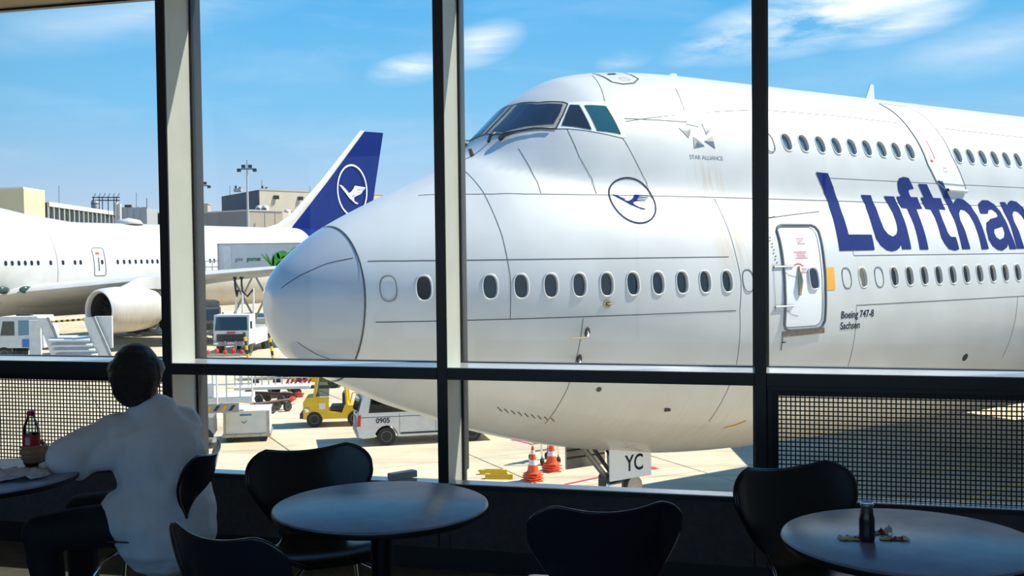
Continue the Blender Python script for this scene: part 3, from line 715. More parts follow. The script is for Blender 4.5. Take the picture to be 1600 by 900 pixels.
    def stub(s, w, z, L, r, m, nm, dirv=None):
        c_, n_ = B.snap((s, -w, z)); MB().cyl(c_ - n_ * .02, c_ + n_ * L, r, r * .8, n=10).build(nm, m, root)
    stub(3.95, .28, 8.2, .14, .045, M_DSTEEL, 'vane')
    # radome joint, lightning strips
    def ringline(s, z0, z1, w=.016, m=M_DSEAM, nm='seam_ring', n=30):
        zo = float(B.R(s, 0.)[1]); th = np.linspace(z0, z1, n); r_, zz = B.R(np.full(n, s), th)
        return [(s, float(a * math.cos(t)), float(zo + a * math.sin(t))) for a, t in zip(r_, th)]
    jn = MB(); skin_line(B, [(1.14, p[1], p[2]) for p in ringline(1.14, 0, 2 * math.pi, n=61)][:-1], .028, None, '', None, mb=jn, closed=True, off=.009); jn.build('radome_joint', M_DSTEEL, root)
    ls = MB()
    skin_line(B, [(.134,.397,5.914),(.373,.642,6.123),(.717,.896,6.308),(1.06,1.176,6.407)], .014, None, '', None, mb=ls)
    skin_line(B, [(.30, .55, 5.0), (.55, .75, 4.72), (.95, .95, 4.55)], .014, None, '', None, mb=ls)
    ls.build('lightning_strip', M_DSTEEL, root)
    # seams
    sm = MB()
    hz = lambda s0_, s1_, z, w=.015: skin_line(B, [(s, z) for s in np.arange(s0_, s1_ + .01, .5)], w, None, '', None, mb=sm)
    hz(2.5, 24, 7.47); hz(1.25, 8.0, 6.34, .016); hz(11.25, 24, 6.33, .016); hz(1.3, 7.9, 5.35, .016); hz(11.12, 24, 5.33); hz(11.3, 24, 7.95, .01)
    hz(6.3, 8, 8.93); skin_line(B, [(6.3, 8.87), (7.5, 9.06), (9.9, 9.34), (12.2, 9.38), (14.5, 9.36)], .012, None, '', None, mb=sm); skin_line(B, [(16.1, 9.33), (19, 9.3), (24, 9.3)], .012, None, '', None, mb=sm)
    for pts in ([(4.386,1.127,8.346),(4.397,1.47,7.973),(4.364,1.75,7.691),(4.292,1.945,7.487)], [(5.181,1.52,8.72),(5.231,1.829,8.173),(5.385,1.998,7.764),(5.351,2.168,7.489)],
                [(6.119,1.968,8.563),(6.32,2.14,8.077),(6.47,2.231,7.724),(6.46,2.379,7.423)], [(7.964,1.402,9.682),(7.85,1.65,9.4),(7.757,1.89,9.141)], [(6.482,.634,9.92),(6.216,1.26,9.536),(6.091,1.508,9.277)],
                [(3.491,.583,8.007),(3.375,1.519,7.511),(3.338,2.166,6.723),(3.345,2.375,6.082),(3.346,2.359,5.335)], [(7.95, 2.485, 7.456),(7.932,3.047,6.354),(7.952,3.154,5.881),(7.889,3.179,5.351),(7.999,2.972,4.284),(8.0,2.3,3.1)],
                [(4.614,2.7,5.328),(4.608,2.593,4.851),(4.6,2.3,4.0),(4.6,1.6,3.2)], [(11.13,3.24,5.3),(11.147,3.214,4.86),(11.191,2.97,4.015),(11.2,2.6,3.4)], [(16.95,3.24,5.33),(16.93,3.184,4.687),(16.9,2.907,3.874)], [(11.25,3.07,6.42),(11.25,3.1,6.33)]):
        skin_line(B, pts, .012, None, '', None, mb=sm)
    skin_line(B, [(9.05,2.75,7.07),(9.9,2.7,7.16),(10.73,2.653,7.234)], .02, None, '', None, mb=sm)
    sm.build('panel_seam', M_SEAM, root)
    # roof hatch
    hm = skin_line(B, [(6.64,.45,10.02),(6.60,1.107,9.75),(6.78,1.24,9.73),(7.06,1.22,9.75),(7.32,1.05,9.87),(7.36,.5,10.08)], .035, M_SEAM, 'roof_hatch', root, off=.01)
    skin_line(B, [(6.88, .98, 9.87), (7.08, .98, 9.9), (7.08, 1.1, 9.84), (6.88, 1.1, 9.82)], .014, M_RED, 'hatch_placard', hm, off=.012, closed=True)
    skin_patch(B, [(6.85, .62, 9.98), (7.05, .62, 10.0), (7.05, .72, 9.97), (6.85, .72, 9.95)], M_DSTEEL, 'hatch_handle', hm, off=.012)
    # blade aerials on the crown
    for s, h in ((9.15, .10), (15.85, .42)):
        c_ = B.snap((s, 0, 10.3))[0]
        MB().prism([(c_.x - .2, -.02, c_.z - .02), (c_.x + .18, -.02, c_.z - .02), (c_.x + .14, -.02, c_.z + h), (c_.x + .02, -.02, c_.z + h)], (0, .04, 0)).build('blade_aerial', M_LIVW, root)
    # emblem on the nose
    for nm_, poly in (('crane_emblem', CRANE),):
        skin_patch(B, [(6.0 + x, 7.38 + z) for x, z in poly], M_BLUE, nm_, root, off=.008)
    circ = [(5.596,7.489),(5.742,7.69),(6.044,7.801),(6.32,7.734),(6.498,7.565),(6.441,7.289),(6.226,7.062),(5.923,6.961),(5.707,7.071),(5.563,7.251)]
    # ellipse through the measured points
    cx, cz = 6.03, 7.38; ex = [(cx + .47 * math.cos(t) * .98 + .06 * math.sin(t), cz + .42 * math.sin(t)) for t in np.linspace(0, 2 * math.pi, 49)[:-1]]
    skin_line(B, ex, .030, M_INK, 'ring_emblem', root, off=.008, closed=True, step=.05)
    # five facetted triangles and caption
    tris = [[(7.87,9.082),(7.648,8.891),(7.942,8.843),(7.82,8.936)],[(7.435,8.806),(7.744,8.813),(7.606,8.602),(7.607,8.741)],[(8.047,8.94),(8.291,8.827),(8.066,8.695),(8.125,8.818)],[(7.725,8.643),(7.676,8.408),(7.951,8.461),(7.772,8.528)],[(8.201,8.669),(7.971,8.562),(8.2,8.421),(8.187,8.564)]]
    tm = [mat('emblem_light', (.36, .35, .32), .4), mat('emblem_mid', (.20, .20, .20), .4), mat('emblem_dark', (.06, .10, .14), .4)]
    st = empty('star_emblem'); st.parent = root
    for a, b_, c_, m_ in tris:
        for tri, mm in (((a, b_, m_), tm[0]), ((a, m_, c_), tm[1]), ((b_, c_, m_), tm[2])): skin_patch(B, list(tri), mm, 'facet', st, off=.008)
    skin_text(B, 'STAR ALLIANCE', .115, 7.53, 8.20, mat('emblem_caption', (.16, .19, .22), .5), 'caption', root, xs=1.0)
    # title lettering
    for k_ in ('L', 'u', 'f', 't', 'h', 'a', 'n', 's', 'a2'):
        skin_patch(B, WORD[k_], M_BLUE, 'letter', root, off=.012, maxlen=.14)
    skin_text(B, 'Boeing 747-8', .205, 10.66, 5.085, M_INK, 'type_lettering', root, bold=.004, xs=.94)
    skin_text(B, 'Sachsen', .205, 10.66, 4.865, M_INK, 'name_lettering', root, bold=.004, xs=.94)
    # forward door
    dpts = [(9.20,6.83),(9.26,6.90),(9.37,6.94),(10.25,6.945),(10.35,6.91),(10.40,6.82),(10.37,6.64),(10.28,6.22),(10.20,5.67),(10.17,5.06),(10.10,4.96),(9.98,4.93),(9.17,4.93),(9.07,4.96),(9.035,5.05),(9.05,5.70),(9.11,6.23),(9.18,6.64)]
    door = skin_patch(B, dpts, M_LIVW, 'cabin_door', root, off=.006)
    skin_line(B, dpts, .055, M_DSEAM, 'door_seal', door, off=.012, closed=True, thick=.02); skin_line(B, [(10 - .36 + (s - 9.7) * .93, 5.93 + (z - 5.93) * .955) for s, z in dpts], .015, M_SEAM, 'door_edge', door, off=.012, closed=True)
    # the door window ring sits over the door skin
    c_, n_ = B.snap(B.pt(9.88, 5.895)); t_ = Vector((1, 0, 0)); u_ = n_.cross(t_); u_ = u_ if u_.z > 0 else -u_
    MB().prism([c_ + n_ * .008 + t_ * x + u_ * y for x, y in oval(20, WW, WH, 3.2)], n_ * .006).build('door_pane', M_PANE, door)
    skin_line(B, [(9.88 + x, 5.895 + y) for x, y in oval(24, WW + .02, WH + .02, 3.2)], .03, M_RING, 'door_window_rim', door, off=.016, closed=True, step=.05, thick=.022)
    hd = MB(); ps = [B.snap(B.pt(s, z), o_)[0] for s, z, o_ in ((9.517, 6.13, .02), (9.49, 6.0, .045), (9.465, 5.85, .055), (9.45, 5.72, .045), (9.439, 5.58, .02))]
    hd.tube(ps, [.025, .032, .045, .032, .025], 10); hd.build('door_handle', M_BRASS, door, smooth=True)
    skin_line(B, [(9.361, 6.135), (9.43, 6.175), (9.51, 6.188), (9.58, 6.18), (9.655, 6.14)], .022, M_RED, 'handle_arrow', door, off=.012, step=.05)
    for (s0_, z0_, s1_, z1_, tx, sz) in ((9.655, 6.575, 9.865, 6.675, 'EXIT', .085), (9.48, 6.295, 9.83, 6.415, None, 0), (9.565, 6.015, 9.73, 6.09, 'OPEN', .05)):
        pl = skin_line(B, [(s0_, z0_), (s1_, z0_), (s1_, z1_), (s0_, z1_)], .012, M_RED, 'placard', door, off=.012, closed=True)
        if tx: skin_text(B, tx, sz, s0_ + .018, z0_ + .018, M_RED, 'placard_text', pl, off=.012, xs=.9)
        else:
            for k in range(3): skin_line(B, [(s0_ + .04, z0_ + .03 + k * .03), (s1_ - .04, z0_ + .03 + k * .03)], .010, M_RED, 'placard_text', pl, off=.012)
    for z in (6.135, 5.385):
        skin_line(B, [(8.83 if z > 6 else 8.77, z), (9.35 if z > 6 else 9.26, z)], .04, M_RING, 'hinge_arm', door, off=.015, thick=.02); skin_line(B, [(8.83 if z > 6 else 8.77, z + .028), (9.35 if z > 6 else 9.26, z + .028)], .010, M_DSEAM, 'hinge_edge', door, off=.022)
        skin_line(B, [(9.1, z - .08), (9.2, z - .16), (9.4, z - .2)], .010, M_SEAM, 'hinge_edge', door, off=.012)
    skin_line(B, [(8.83, 6.2), (8.78, 5.8), (8.78, 5.3)], .008, M_SEAM, 'hinge_edge', door, off=.010)
    skin_patch(B, [(9.0, 4.90), (10.17, 4.93), (10.19, 4.82), (9.0, 4.80)], mat('scuff_plate', (.25, .18, .13), .5, metal=.4, var=.3, vscale=12), 'scuff_plate', root, off=.02)
    tl = MB(); skin_line(B, [(9.02, 4.9), (9.02, 4.7), (9.03, 4.54)], .02, None, '', None, mb=tl, off=.02); skin_line(B, [(9.02, 4.695), (9.12, 4.695)], .02, None, '', None, mb=tl, off=.02); tl.build('door_mark', M_INK, root)
    dots = MB()
    for k in range(14):
        c_ = B.snap(B.pt(8.92 + .03 * (k % 2), 7.0 - k * .06 + (0 if k < 8 else -.0)), .01)[0]; dots.box(c_, (.02, .01, .02))
    for k in range(9): c_ = B.snap(B.pt(8.95 + .045 * k, 7.06 + .006 * k), .01)[0]; dots.box(c_, (.02, .01, .02))
    dots.build('rivet_marks', M_SEAM, root)
    skin_patch(B, [(10.262,6.103),(10.54,6.103),(10.49,5.66),(10.22,5.66)], M_ORANGE, 'amber_panel', root, off=.008)
    # upper deck door
    ud = [(14.651,9.898),(15.65,9.887),(15.805,9.707),(15.739,9.3),(15.85,8.611),(16.145,7.869),(16.051,7.796),(15.352,7.79),(15.042,7.976),(14.822,8.382),(14.72,9.183),(14.69,9.646)]
    ud3 = [(14.651,1.164,9.898),(15.65,1.184,9.887),(15.805,1.456,9.707),(15.80,1.874,9.3),(15.85,2.267,8.611),(16.145,2.436,7.869),(16.051,2.446,7.796),(15.352,2.444,7.81),(15.042,2.422,7.976),(14.822,2.341,8.382),(14.72,1.963,9.183),(14.706,1.532,9.646)]
    uo = skin_patch(B, ud3, M_LIVW, 'upper_door', root, off=.010)
    skin_line(B, ud3, .028, M_DSEAM, 'door_seal', uo, off=.014, closed=True)
    skin_line(B, [(15.36, 7.80), (15.75, 7.79), (16.1, 7.78)], .09, M_RING, 'door_sill', uo, off=.03, thick=.06); skin_line(B, [(15.1, 8.02), (15.3, 7.95), (16.1, 7.93)], .02, M_DSEAM, 'door_step', uo, off=.02)
    skin_line(B, [(15.09, 2.10, 8.96), (15.144, 2.30, 8.512)], .028, M_RED, 'red_stripe', uo, off=.014)
    for (s, w, z, a_, b_) in ((15.04, 2.066, 9.02, .08, .05), (15.42, 2.07, 9.02, .22, .05), (14.95, 2.3, 8.55, .05, .1), (15.38, 2.368, 8.275, .12, .10)):
        skin_line(B, [(s, w, z + b_ / 2), (s + a_, w, z + b_ / 2), (s + a_, w, z - b_ / 2), (s, w, z - b_ / 2)], .010, M_RED, 'placard', uo, off=.014, closed=True)
    skin_patch(B, [(14.96, 8.49), (15.05, 8.49), (15.05, 8.44), (14.96, 8.44)], M_RED, 'red_latch', uo, off=.016)
    # probes on the side
    c_, n_ = B.snap((5.056, -2.813, 5.557)); pb = empty('air_data_probe'); pb.parent = root
    MB().cyl(c_ - n_ * .01, c_ + n_ * .015, .075, n=18).build('base_plate', M_BRASS, pb); MB().cyl(c_ + n_ * .015, c_ + n_ * .03, .035, n=12).build('hub', M_DSTEEL, pb); MB().cyl(c_ + n_ * .03 + Vector((-.02, 0, 0)), c_ + n_ * .05 + Vector((.14, 0, .01)), .012, .008, n=8).build('vane_arm', M_BRASS, pb)
    for (s, w, z) in ((4.72, 2.669, 5.07), (4.66, 2.519, 4.60)):
        c_, n_ = B.snap((s, -w, z)); pb = empty('pitot_probe'); pb.parent = root
        MB().loft([c_ - n_ * .01, c_ + n_ * .012], [.10, .10], [.05, .05], n=14).build('base_plate', M_DSTEEL, pb)
        tipv = c_ + n_ * .22 + Vector((-.12, 0, -.01)); MB().loft([c_, c_ + n_ * .12 + Vector((-.03, 0, 0)), tipv], [.05, .035, .025], [.02, .015, .015], n=10).build('strut', M_RING, pb, smooth=True)
        MB().cyl(tipv, tipv + Vector((-.34, 0, 0)) + n_ * .0, .018, .010, n=8).build('tube', M_BRASS, pb)
    for (s, w, z, r_) in ((5.217, 2.362, 4.017, .05), (15.317, 2.961, 3.99, .09)):
        c_, n_ = B.snap((s, -w, z)); MB().cyl(c_, c_ + n_ * .012, r_, n=18).build('drain_port', M_DSTEEL, root)
    c_, n_ = B.snap((6.843, -2.352, 3.512)); MB().box(c_ + n_ * .01, (.13, .03, .07)).build('static_port', M_DSTEEL, root)
    skin_line(B, [(8.55, 2.1, 2.95), (8.8, 2.15, 3.0), (9.0, 2.25, 3.1)], .05, M_ORANGE, 'amber_mark', root, off=.01)
    # nose gear and its doors
    DW = .65
    pd = MB().box2((6.83, -DW - .02, 1.86), (7.92, -DW + .02, 2.56), bev=.01).build('nose_gear_door', M_LIVW, root)
    flat_text('YC', .46, (7.22, -DW - .024, 2.02), (1, 0, 0), (0, 0, 1), M_INK, 'lettering', pd, bold=.006, xs=.80)
    sd = MB().box2((6.7, DW - .02, 1.9), (7.75, DW + .02, 2.6), bev=.01).build('nose_gear_door', M_STEEL, root)
    for z in (2.12, 2.28, 2.44): MB().box2((6.72, DW - .04, z), (7.72, DW - .02, z + .03)).build('stiffener', M_DSTEEL, sd)
    lg = MB().cyl((7.45, 0, 2.9), (7.5, 0, .6), .14).build('gear_leg', M_STEEL, root)
    MB().cyl((6.55, 0, 2.6), (7.42, 0, 1.6), .06).build('drag_brace', M_STEEL, root); MB().cyl((6.62, -.3, 2.6), (7.4, -.12, 1.75), .04).build('drag_brace', M_DSTEEL, root)
    MB().tube([(7.0, -.25, 2.5), (7.25, -.35, 2.1), (7.3, -.2, 1.7), (7.4, -.1, 1.3)], .025).build('hydraulic_hose', M_BLACKR, root, smooth=True)
    MB().box((7.48, 0, 1.62), (.5, .55, .42), bev=.08).build('steering_collar', M_DSTEEL, root); MB().lathe([(.08, -.06), (.2, -.05), (.2, .05), (.08, .06)], (7.75, -.3, 1.6), 14, (0, 1, 0)).build('steering_pulley', M_STEEL, root)
    MB().prism([(7.55, -.08, 1.4), (7.95, -.05, 1.05), (7.55, -.08, .75)], (0, .16, 0)).build('torque_link', M_STEEL, root); MB().box((7.2, -.34, 1.65), (.35, .12, .18), bev=.03).build('taxi_light', M_CHROME, root)
    for dy in (-.42, .42): wheel(root, (7.5, dy, .62), .62, .38)
    MB().cyl((7.5, -.5, .62), (7.5, .5, .62), .09).build('axle', M_DSTEEL, root)
    # belly markings
    bl = MB()
    for k in range(9): skin_line(B, [(3.6 + k * .13, 1.55 + .02 * k, 3.72 - .035 * k), (3.72 + k * .13, 1.5 + .02 * k, 3.62 - .035 * k)], .02, None, '', None, mb=bl, off=.006)
    bl.build('louvre', M_SEAM, root)
    return root, B

JA, JB = rad_(33.7), rad_(60)
M_LIVW = mat('livery_white', (.8, .8, .8), .35)
near_jet, NB_ = make_jet('jumbo_jet', 'white jumbo jet with crane emblem and blue title lettering filling the right of the view', (-4.13, 17.13, GZ), JA, dict(hump=40.5, crown=10.2, top=8.6, belly=2.05), True)
far_jet, FB_ = make_jet('jumbo_jet', 'white jumbo jet with blue crane tail parked farther off, behind the near nose', (-49.0, 58.6, GZ + .3), JB, dict(hump=26.8, crown=10.25, top=9.2, belly=1.75), False)

# ================================================================== THE APRON
def ground_mat(name, c1, c2):
    m = bpy.data.materials.new(name); m.use_nodes = True; t = m.node_tree; b = t.nodes['Principled BSDF']
    g = t.nodes.new('ShaderNodeNewGeometry')
    n = t.nodes.new('ShaderNodeTexNoise'); n.inputs['Scale'].default_value = 0.35; n.inputs['Detail'].default_value = 8; n.inputs['Roughness'].default_value = .65; t.links.new(g.outputs['Position'], n.inputs['Vector'])
    c = ramp(t, n.outputs[0], [(0.32, c1), (0.6, c2)])
    mp_ = t.nodes.new('ShaderNodeMapping'); t.links.new(g.outputs['Position'], mp_.inputs[0]); mp_.inputs['Rotation'].default_value = (0, 0, rad_(-25)); mp_.inputs['Scale'].default_value = (.06, 1.6, 1)
    n2 = t.nodes.new('ShaderNodeTexNoise'); n2.inputs['Scale'].default_value = 1.0; n2.inputs['Detail'].default_value = 6; t.links.new(mp_.outputs[0], n2.inputs['Vector'])
    c = mixc(t, mathn(t, 'MULTIPLY_ADD', n2.outputs[0], 2.2, -1.05, clamp=True), c, tuple(x * .62 for x in c1))
    t.links.new(c, b.inputs['Base Color']); b.inputs['Roughness'].default_value = .8
    return m
M_CONC = ground_mat('apron_concrete', (0.50, 0.405, 0.265), (0.64, 0.54, 0.38))
M_JOINT = mat('slab_joint', (0.12, 0.105, 0.085), 0.9)
gr = MB().box2((-900, 8, GZ - 1), (900, 1500, GZ - .03)).build('ground', M_CONC); struct(gr); gr['label'] = 'beige concrete apron'
# concrete slabs that can be told apart, far ones are left to the material
SX, SY = 5.0, 5.0
slab_me = None
for j in range(0, 13):
    for i in range(-9, 7):
        cx, cy = i * SX + j * 1.3 * 0, 16 + j * SY
        if abs(cx + 2) > 10 + cy * .62: continue
        if slab_me is None:
            o = MB().box((0, 0, 0), (SX - .05, SY - .05, .06), bev=.01).build('concrete_slab', M_CONC, gr); slab_me = o.data
        else:
            o = bpy.data.objects.new('concrete_slab', slab_me); COL.objects.link(o); o.parent = gr
        P_ = Matrix.Rotation(rad_(33.7 - 8), 4, 'Z') @ Vector((cx, cy - 16, 0))
        o.location = (P_.x + 2, P_.y + 20, GZ - .03); o.rotation_euler = (0, 0, rad_(33.7 - 8))
def ground_strip(p0, p1, w, m, name, label, cat, dz=.004):
    """painted line on the apron between two ground points"""
    a, b = Vector(p0), Vector(p1); d = (b - a).normalized(); s = Vector((-d.y, d.x, 0)) * w / 2
    o = MB().prism([a - s, b - s, b + s, a + s], (0, 0, dz)).build(name, m); return tag(o, label, cat)
def gp(x, y):
    """apron point seen at a pixel"""
    d = (x - 800) / F_PX * RT - (y - 450) / F_PX * UP + FW
    return EYE + d * ((GZ - EYE.z) / d.z)
M_WLINE = mat('white_paint', (0.78, 0.76, 0.70), 0.6); M_YLINE = mat('yellow_paint', (0.75, 0.5, 0.06), 0.6)
ground_strip(gp(884, 757), gp(942, 745), .16, M_REDV, 'painted_line', 'red painted line on the apron below the gear door plate', 'marking')
ground_strip(gp(880, 760), gp(938, 748), .10, M_WLINE, 'painted_line', 'white painted line running along the red one below the gear door plate', 'marking')
ground_strip(gp(800, 687), gp(833, 695), .20, M_REDV, 'painted_line', 'short red painted line on the apron left of the upper traffic cones', 'marking')
ground_strip(gp(802, 690), gp(828, 695.5), .16, M_WLINE, 'painted_line', 'short white painted line on the apron left of the upper traffic cones', 'marking')
ground_strip(gp(1008, 733), gp(1026, 731), .35, M_REDV, 'painted_line', 'short red mark on the apron right of the gear door plate', 'marking')
ground_strip(gp(1470, 792), gp(1640, 742), .16, M_YLINE, 'painted_line', 'yellow guide line on the apron seen through the right mesh guard', 'marking')
ground_strip(gp(1430, 742), gp(1540, 722), .14, M_YLINE, 'painted_line', 'fainter yellow guide line farther out behind the right mesh guard', 'marking')

# ---------- traffic cones
M_CONEO = mat('cone_orange', (0.85, 0.10, 0.02), 0.5); M_CONEW = mat('cone_reflective', (0.8, 0.8, 0.8), 0.4)
def cone(px, py, label, n=4):
    c = gp(px, py); root = empty('traffic_cone', c, rad_(15), label, 'cone', 'traffic cones behind the nose wheel')
    for i in range(n):
        z = i * .07
        MB().box((0, 0, z + .018), (.46 - i * .01, .46 - i * .01, .036), rz=i * .3, bev=.01).build('base', M_CONEO, root)
        MB().cyl((0, 0, z + .036), (0, 0, z + .075), .19, .17, n=20).build('collar', M_CONEO, root)
    z = n * .07 - .02
    H = .72; rr = lambda f: .17 - .14 * f
    cuts = [(0, .28, M_CONEO), (.28, .48, M_CONEW), (.48, .70, M_CONEO), (.70, .86, M_CONEW), (.86, 1, M_CONEO)]
    for a, b, m in cuts:
        MB().cyl((0, 0, z + a * H), (0, 0, z + b * H), rr(a), rr(b), n=20).build('band' if m is M_CONEW else 'cone_body', m, root, auto=40)
cone(833, 751, 'orange and white traffic cone stack nearer the glass, left of the gear door')
cone(862, 736, 'orange and white traffic cone stack farther back, beside the wheeled steps')
# ---------- yellow chocks
for (x, y, a, lb) in ((771, 741, -2, 'yellow chock bar at the back of the pair on the apron'), (780, 748, -6, 'yellow chock bar at the front of the pair on the apron')):
    c = gp(x, y); r = empty('chock', c, rad_(a), lb, 'chock', 'yellow chocks left of the cones')
    MB().prism([(-.40, -.09, 0), (-.40, .09, 0), (-.40, .055, .14), (-.40, -.055, .14)], (.80, 0, 0)).build('bar', M_YELV, r)
    MB().box((0, 0, .142), (.5, .05, .01)).build('grip', M_DARKV, r)
rp = [gp(748, 737), gp(756, 735), gp(760, 738), gp(758, 741)]
tag(MB().tube([p + Vector((0, 0, .03)) for p in rp], .02, 6).build('rope', M_CONEO, smooth=True), 'orange rope lying on the apron beside the yellow chocks', 'rope')
# ---------- wheeled maintenance steps
c = gp(852, 722); r = empty('wheeled_steps', c, rad_(25), 'silver wheeled maintenance steps standing under the aircraft nose beside the cones', 'steps')
for sx in (-.28, .28):
    MB().tube([(sx, -.35, .12), (sx, -.25, .9), (sx, -.1, 1.25)], .03).build('rail', M_CHROME, r, smooth=True)
    MB().tube([(sx, .45, .12), (sx, .2, .8), (sx, -.1, 1.25)], .03).build('leg', M_CHROME, r, smooth=True)
    MB().cyl((sx - .03, -.35, .1), (sx + .03, -.35, .1), .1, n=14).build('wheel', M_TYRE, r); MB().cyl((sx - .03, .45, .1), (sx + .03, .45, .1), .1, n=14).build('wheel', M_TYRE, r)
for i in range(4): MB().box((0, .38 - i * .13, .3 + i * .26), (.56, .12, .03)).build('tread', M_STEEL, r)

# ---------- vehicles
# white minibus, nose to the right, partly behind the aircraft nose
def van():
    c = gp(559, 699); c.z = GZ
    r = empty('minibus', c, rad_(13), 'white airport minibus numbered 0905 parked beyond the aircraft nose', 'van')
    L, W, H = 4.9, 1.9, 1.95
    y0, y1 = 0.0, W
    prof = [(0.05, .32), (0.0, .55), (0.02, 1.0), (.16, 1.55), (.30, 1.86), (.6, 1.95), (3.3, 1.95), (3.75, 1.82), (4.3, 1.22), (4.75, 1.08), (4.9, .8), (4.9, .35), (4.55, .28)]
    for cx in (3.95, .98):
        arc = [(cx + .40 * math.cos(a), .30 + .40 * math.sin(a)) for a in np.linspace(0, math.pi, 9)]
        prof += arc
    prof.append((.2, .28))
    body = MB(); body.prism([(x, y0, z) for x, z in prof], (0, W, 0))
    body.build('body', M_WHITEV, r, auto=30)
    def side(pts, m, nm, yo=-.012, t=.014): return MB().prism([(x, yo, z) for x, z in pts], (0, t, 0)).build(nm, m, r)
    side([(.42, 1.18), (1.35, 1.18), (1.35, 1.72), (.52, 1.72)], M_VGLASS, 'window'); side([(1.48, 1.18), (2.6, 1.18), (2.6, 1.72), (1.48, 1.72)], M_VGLASS, 'window')
    side([(2.72, 1.18), (3.95, 1.18), (3.6, 1.72), (2.72, 1.72)], M_VGLASS, 'window')
    side([(.38, 1.14), (4.0, 1.14), (3.62, 1.77), (.48, 1.77)], M_DARKV, 'window_surround', -.006, .007)
    side([(.05, .98), (4.6, .98), (4.6, 1.0), (.05, 1.0)], M_SEAM, 'crease', -.006, .007)
    for x in (1.42, 2.66, 3.98): side([(x, .4), (x + .012, .4), (x + .012, 1.12), (x, 1.12)], M_SEAM, 'door_gap', -.005, .006)
    side([(-.02, .70), (.10, .70), (.12, 1.08), (.03, 1.08)], M_REDV, 'tail_light', -.02, .12)
    MB().prism([(-.03, .05, .50), (-.03, .05, .34), (.08, .05, .30), (.08, .05, .52)], (0, W - .1, 0)).build('rear_bumper', M_GREYV, r)
    MB().prism([(.0, .2, 1.12), (.14, .22, 1.6), (.10, .22, 1.62), (-.03, .2, 1.12)], (0, W - .42, 0)).build('rear_window', M_VGLASS, r)
    side([(1.45, .38), (3.5, .38), (3.5, .44), (1.45, .44)], M_DARKV, 'sill_strip', -.008, .01)
    for cx in (.98, 3.95):
        wheel(r, (cx, .12, .32), .32); wheel(r, (cx, W - .12, .32), .32)
    flat_text('0905', .24, (.62, -.014, .79), (1, 0, 0), (0, 0, 1), M_INK, 'fleet_number', r, bold=.004)
    v = MB()
    for k in range(9): v.box((-.01 - .012 * 0, .5 + .1 * k, .75), (.02, .06, .4 - .03 * (k % 3)))
    v.build('hazard_pattern', M_GREYV, r)
    return r
van()
# yellow tow tractor
def tug():
    c = gp(474, 668); c.z = GZ
    r = empty('tow_tractor', c, rad_(6), 'yellow baggage tow tractor with open cab standing left of the minibus', 'tractor')
    b = MB(); b.prism([(x, 0, z) for x, z in ((0, .30), (0, .95), (.10, 1.10), (.50, 1.16), (.62, .62), (1.45, .52), (1.55, .80), (2.1, .80), (2.12, .3))], (0, 1.25, 0)); b.build('chassis', M_YELV, r)
    for y in (.03, 1.17):
        f = MB(); f.tube([(.42, y, 1.1), (.55, y, 2.0), (1.35, y, 2.08), (1.62, y, 1.4), (1.66, y, .8)], .055); f.build('roll_frame', M_YELV, r)
    MB().box((.98, .6, 2.06), (.95, 1.3, .07), bev=.02).build('roof', M_YELV, r)
    MB().prism([(.46, .05, 1.15), (.58, .05, 1.96), (.58, 1.15, 1.96), (.46, 1.15, 1.15)], (.015, 0, 0)).build('windscreen', M_VGLASS, r)
    MB().prism([(.50, -.01, 1.16), (.98, -.01, 1.16), (1.02, -.01, 1.95), (.62, -.01, 1.95)], (0, .012, 0)).build('side_window', M_VGLASS, r)
    MB().box((1.25, .6, .68), (.5, .9, .14), bev=.03).build('seat', M_DARKV, r); MB().box((1.52, .6, .98), (.12, .9, .55), bev=.03).build('backrest', M_DARKV, r)
    MB().prism([(.35, -.012, .40), (.95, -.012, .40), (.98, -.012, 1.14), (.42, -.012, 1.14)], (0, .012, 0)).build('door_panel', M_YELV, r)
    MB().box((.72, -.018, .80), (.24, .006, .24)).build('notice', M_WLINE, r)
    MB().box((-.06, .6, .42), (.14, 1.2, .2), bev=.02).build('bumper', M_DARKV, r)
    MB().lathe([(.05, 0), (.085, .01), (.085, .03), (.05, .04)], (.15, -.02, .66), 12, (0, -1, 0)).build('headlamp', M_CHROME, r)
    for x in (.42, 1.95):
        for y in (.08, 1.17): wheel(r, (x, y, .3), .3)
    MB().tube([(1.75, .2, .85), (1.85, .2, 1.25), (2.2, .2, 1.25), (2.3, .2, .85)], .025).build('hand_rail', M_YELV, r, smooth=True)
tug()
def cart(px, py, rz, label, L=1.55, W=1.4, H=1.05):
    c = gp(px, py); c.z = GZ; r = empty('equipment_cart', c, rad_(rz), label, 'cart')
    MB().box2((0, 0, .28), (L, W, H), bev=.02).build('box', M_WHITEV, r)
    MB().box2((-.03, -.03, H), (L + .03, W + .03, H + .05), bev=.01).build('lid', M_WHITEV, r)
    MB().box2((L - .09, -.025, .22), (L + .01, -.001, H)).build('corner_post', M_STEEL, r); MB().box2((-.01, -.025, .22), (.08, -.001, H)).build('corner_post', M_STEEL, r)
    MB().box2((-.05, -.04, .18), (L + .05, W + .04, .28)).build('frame', M_STEEL, r)
    MB().box2((.55, -.012, H - .13), (.95, -.002, H - .07)).build('blue_strip', M_BLUEV, r)
    MB().tube([(.62, -.03, .72), (.70, -.05, .66), (.78, -.03, .74)], .012).build('latch', M_DARKV, r)
    for x in (.22, L - .22):
        for y in (.1, W - .1): wheel(r, (x, y, .14), .14, .09)
    return r
cart(350, 692, 10, 'white wheeled equipment box in front of the tow bars, left of the tow tractor')
c = gp(291, 702); c.z = GZ
r = empty('loader_base', c, rad_(10), 'long grey and white ground loader with hazard stripes at the left of the glass bay', 'loader')
MB().box2((-.6, 0, .35), (.86, 1.5, 1.05), bev=.02).build('chassis', M_GREYV, r)
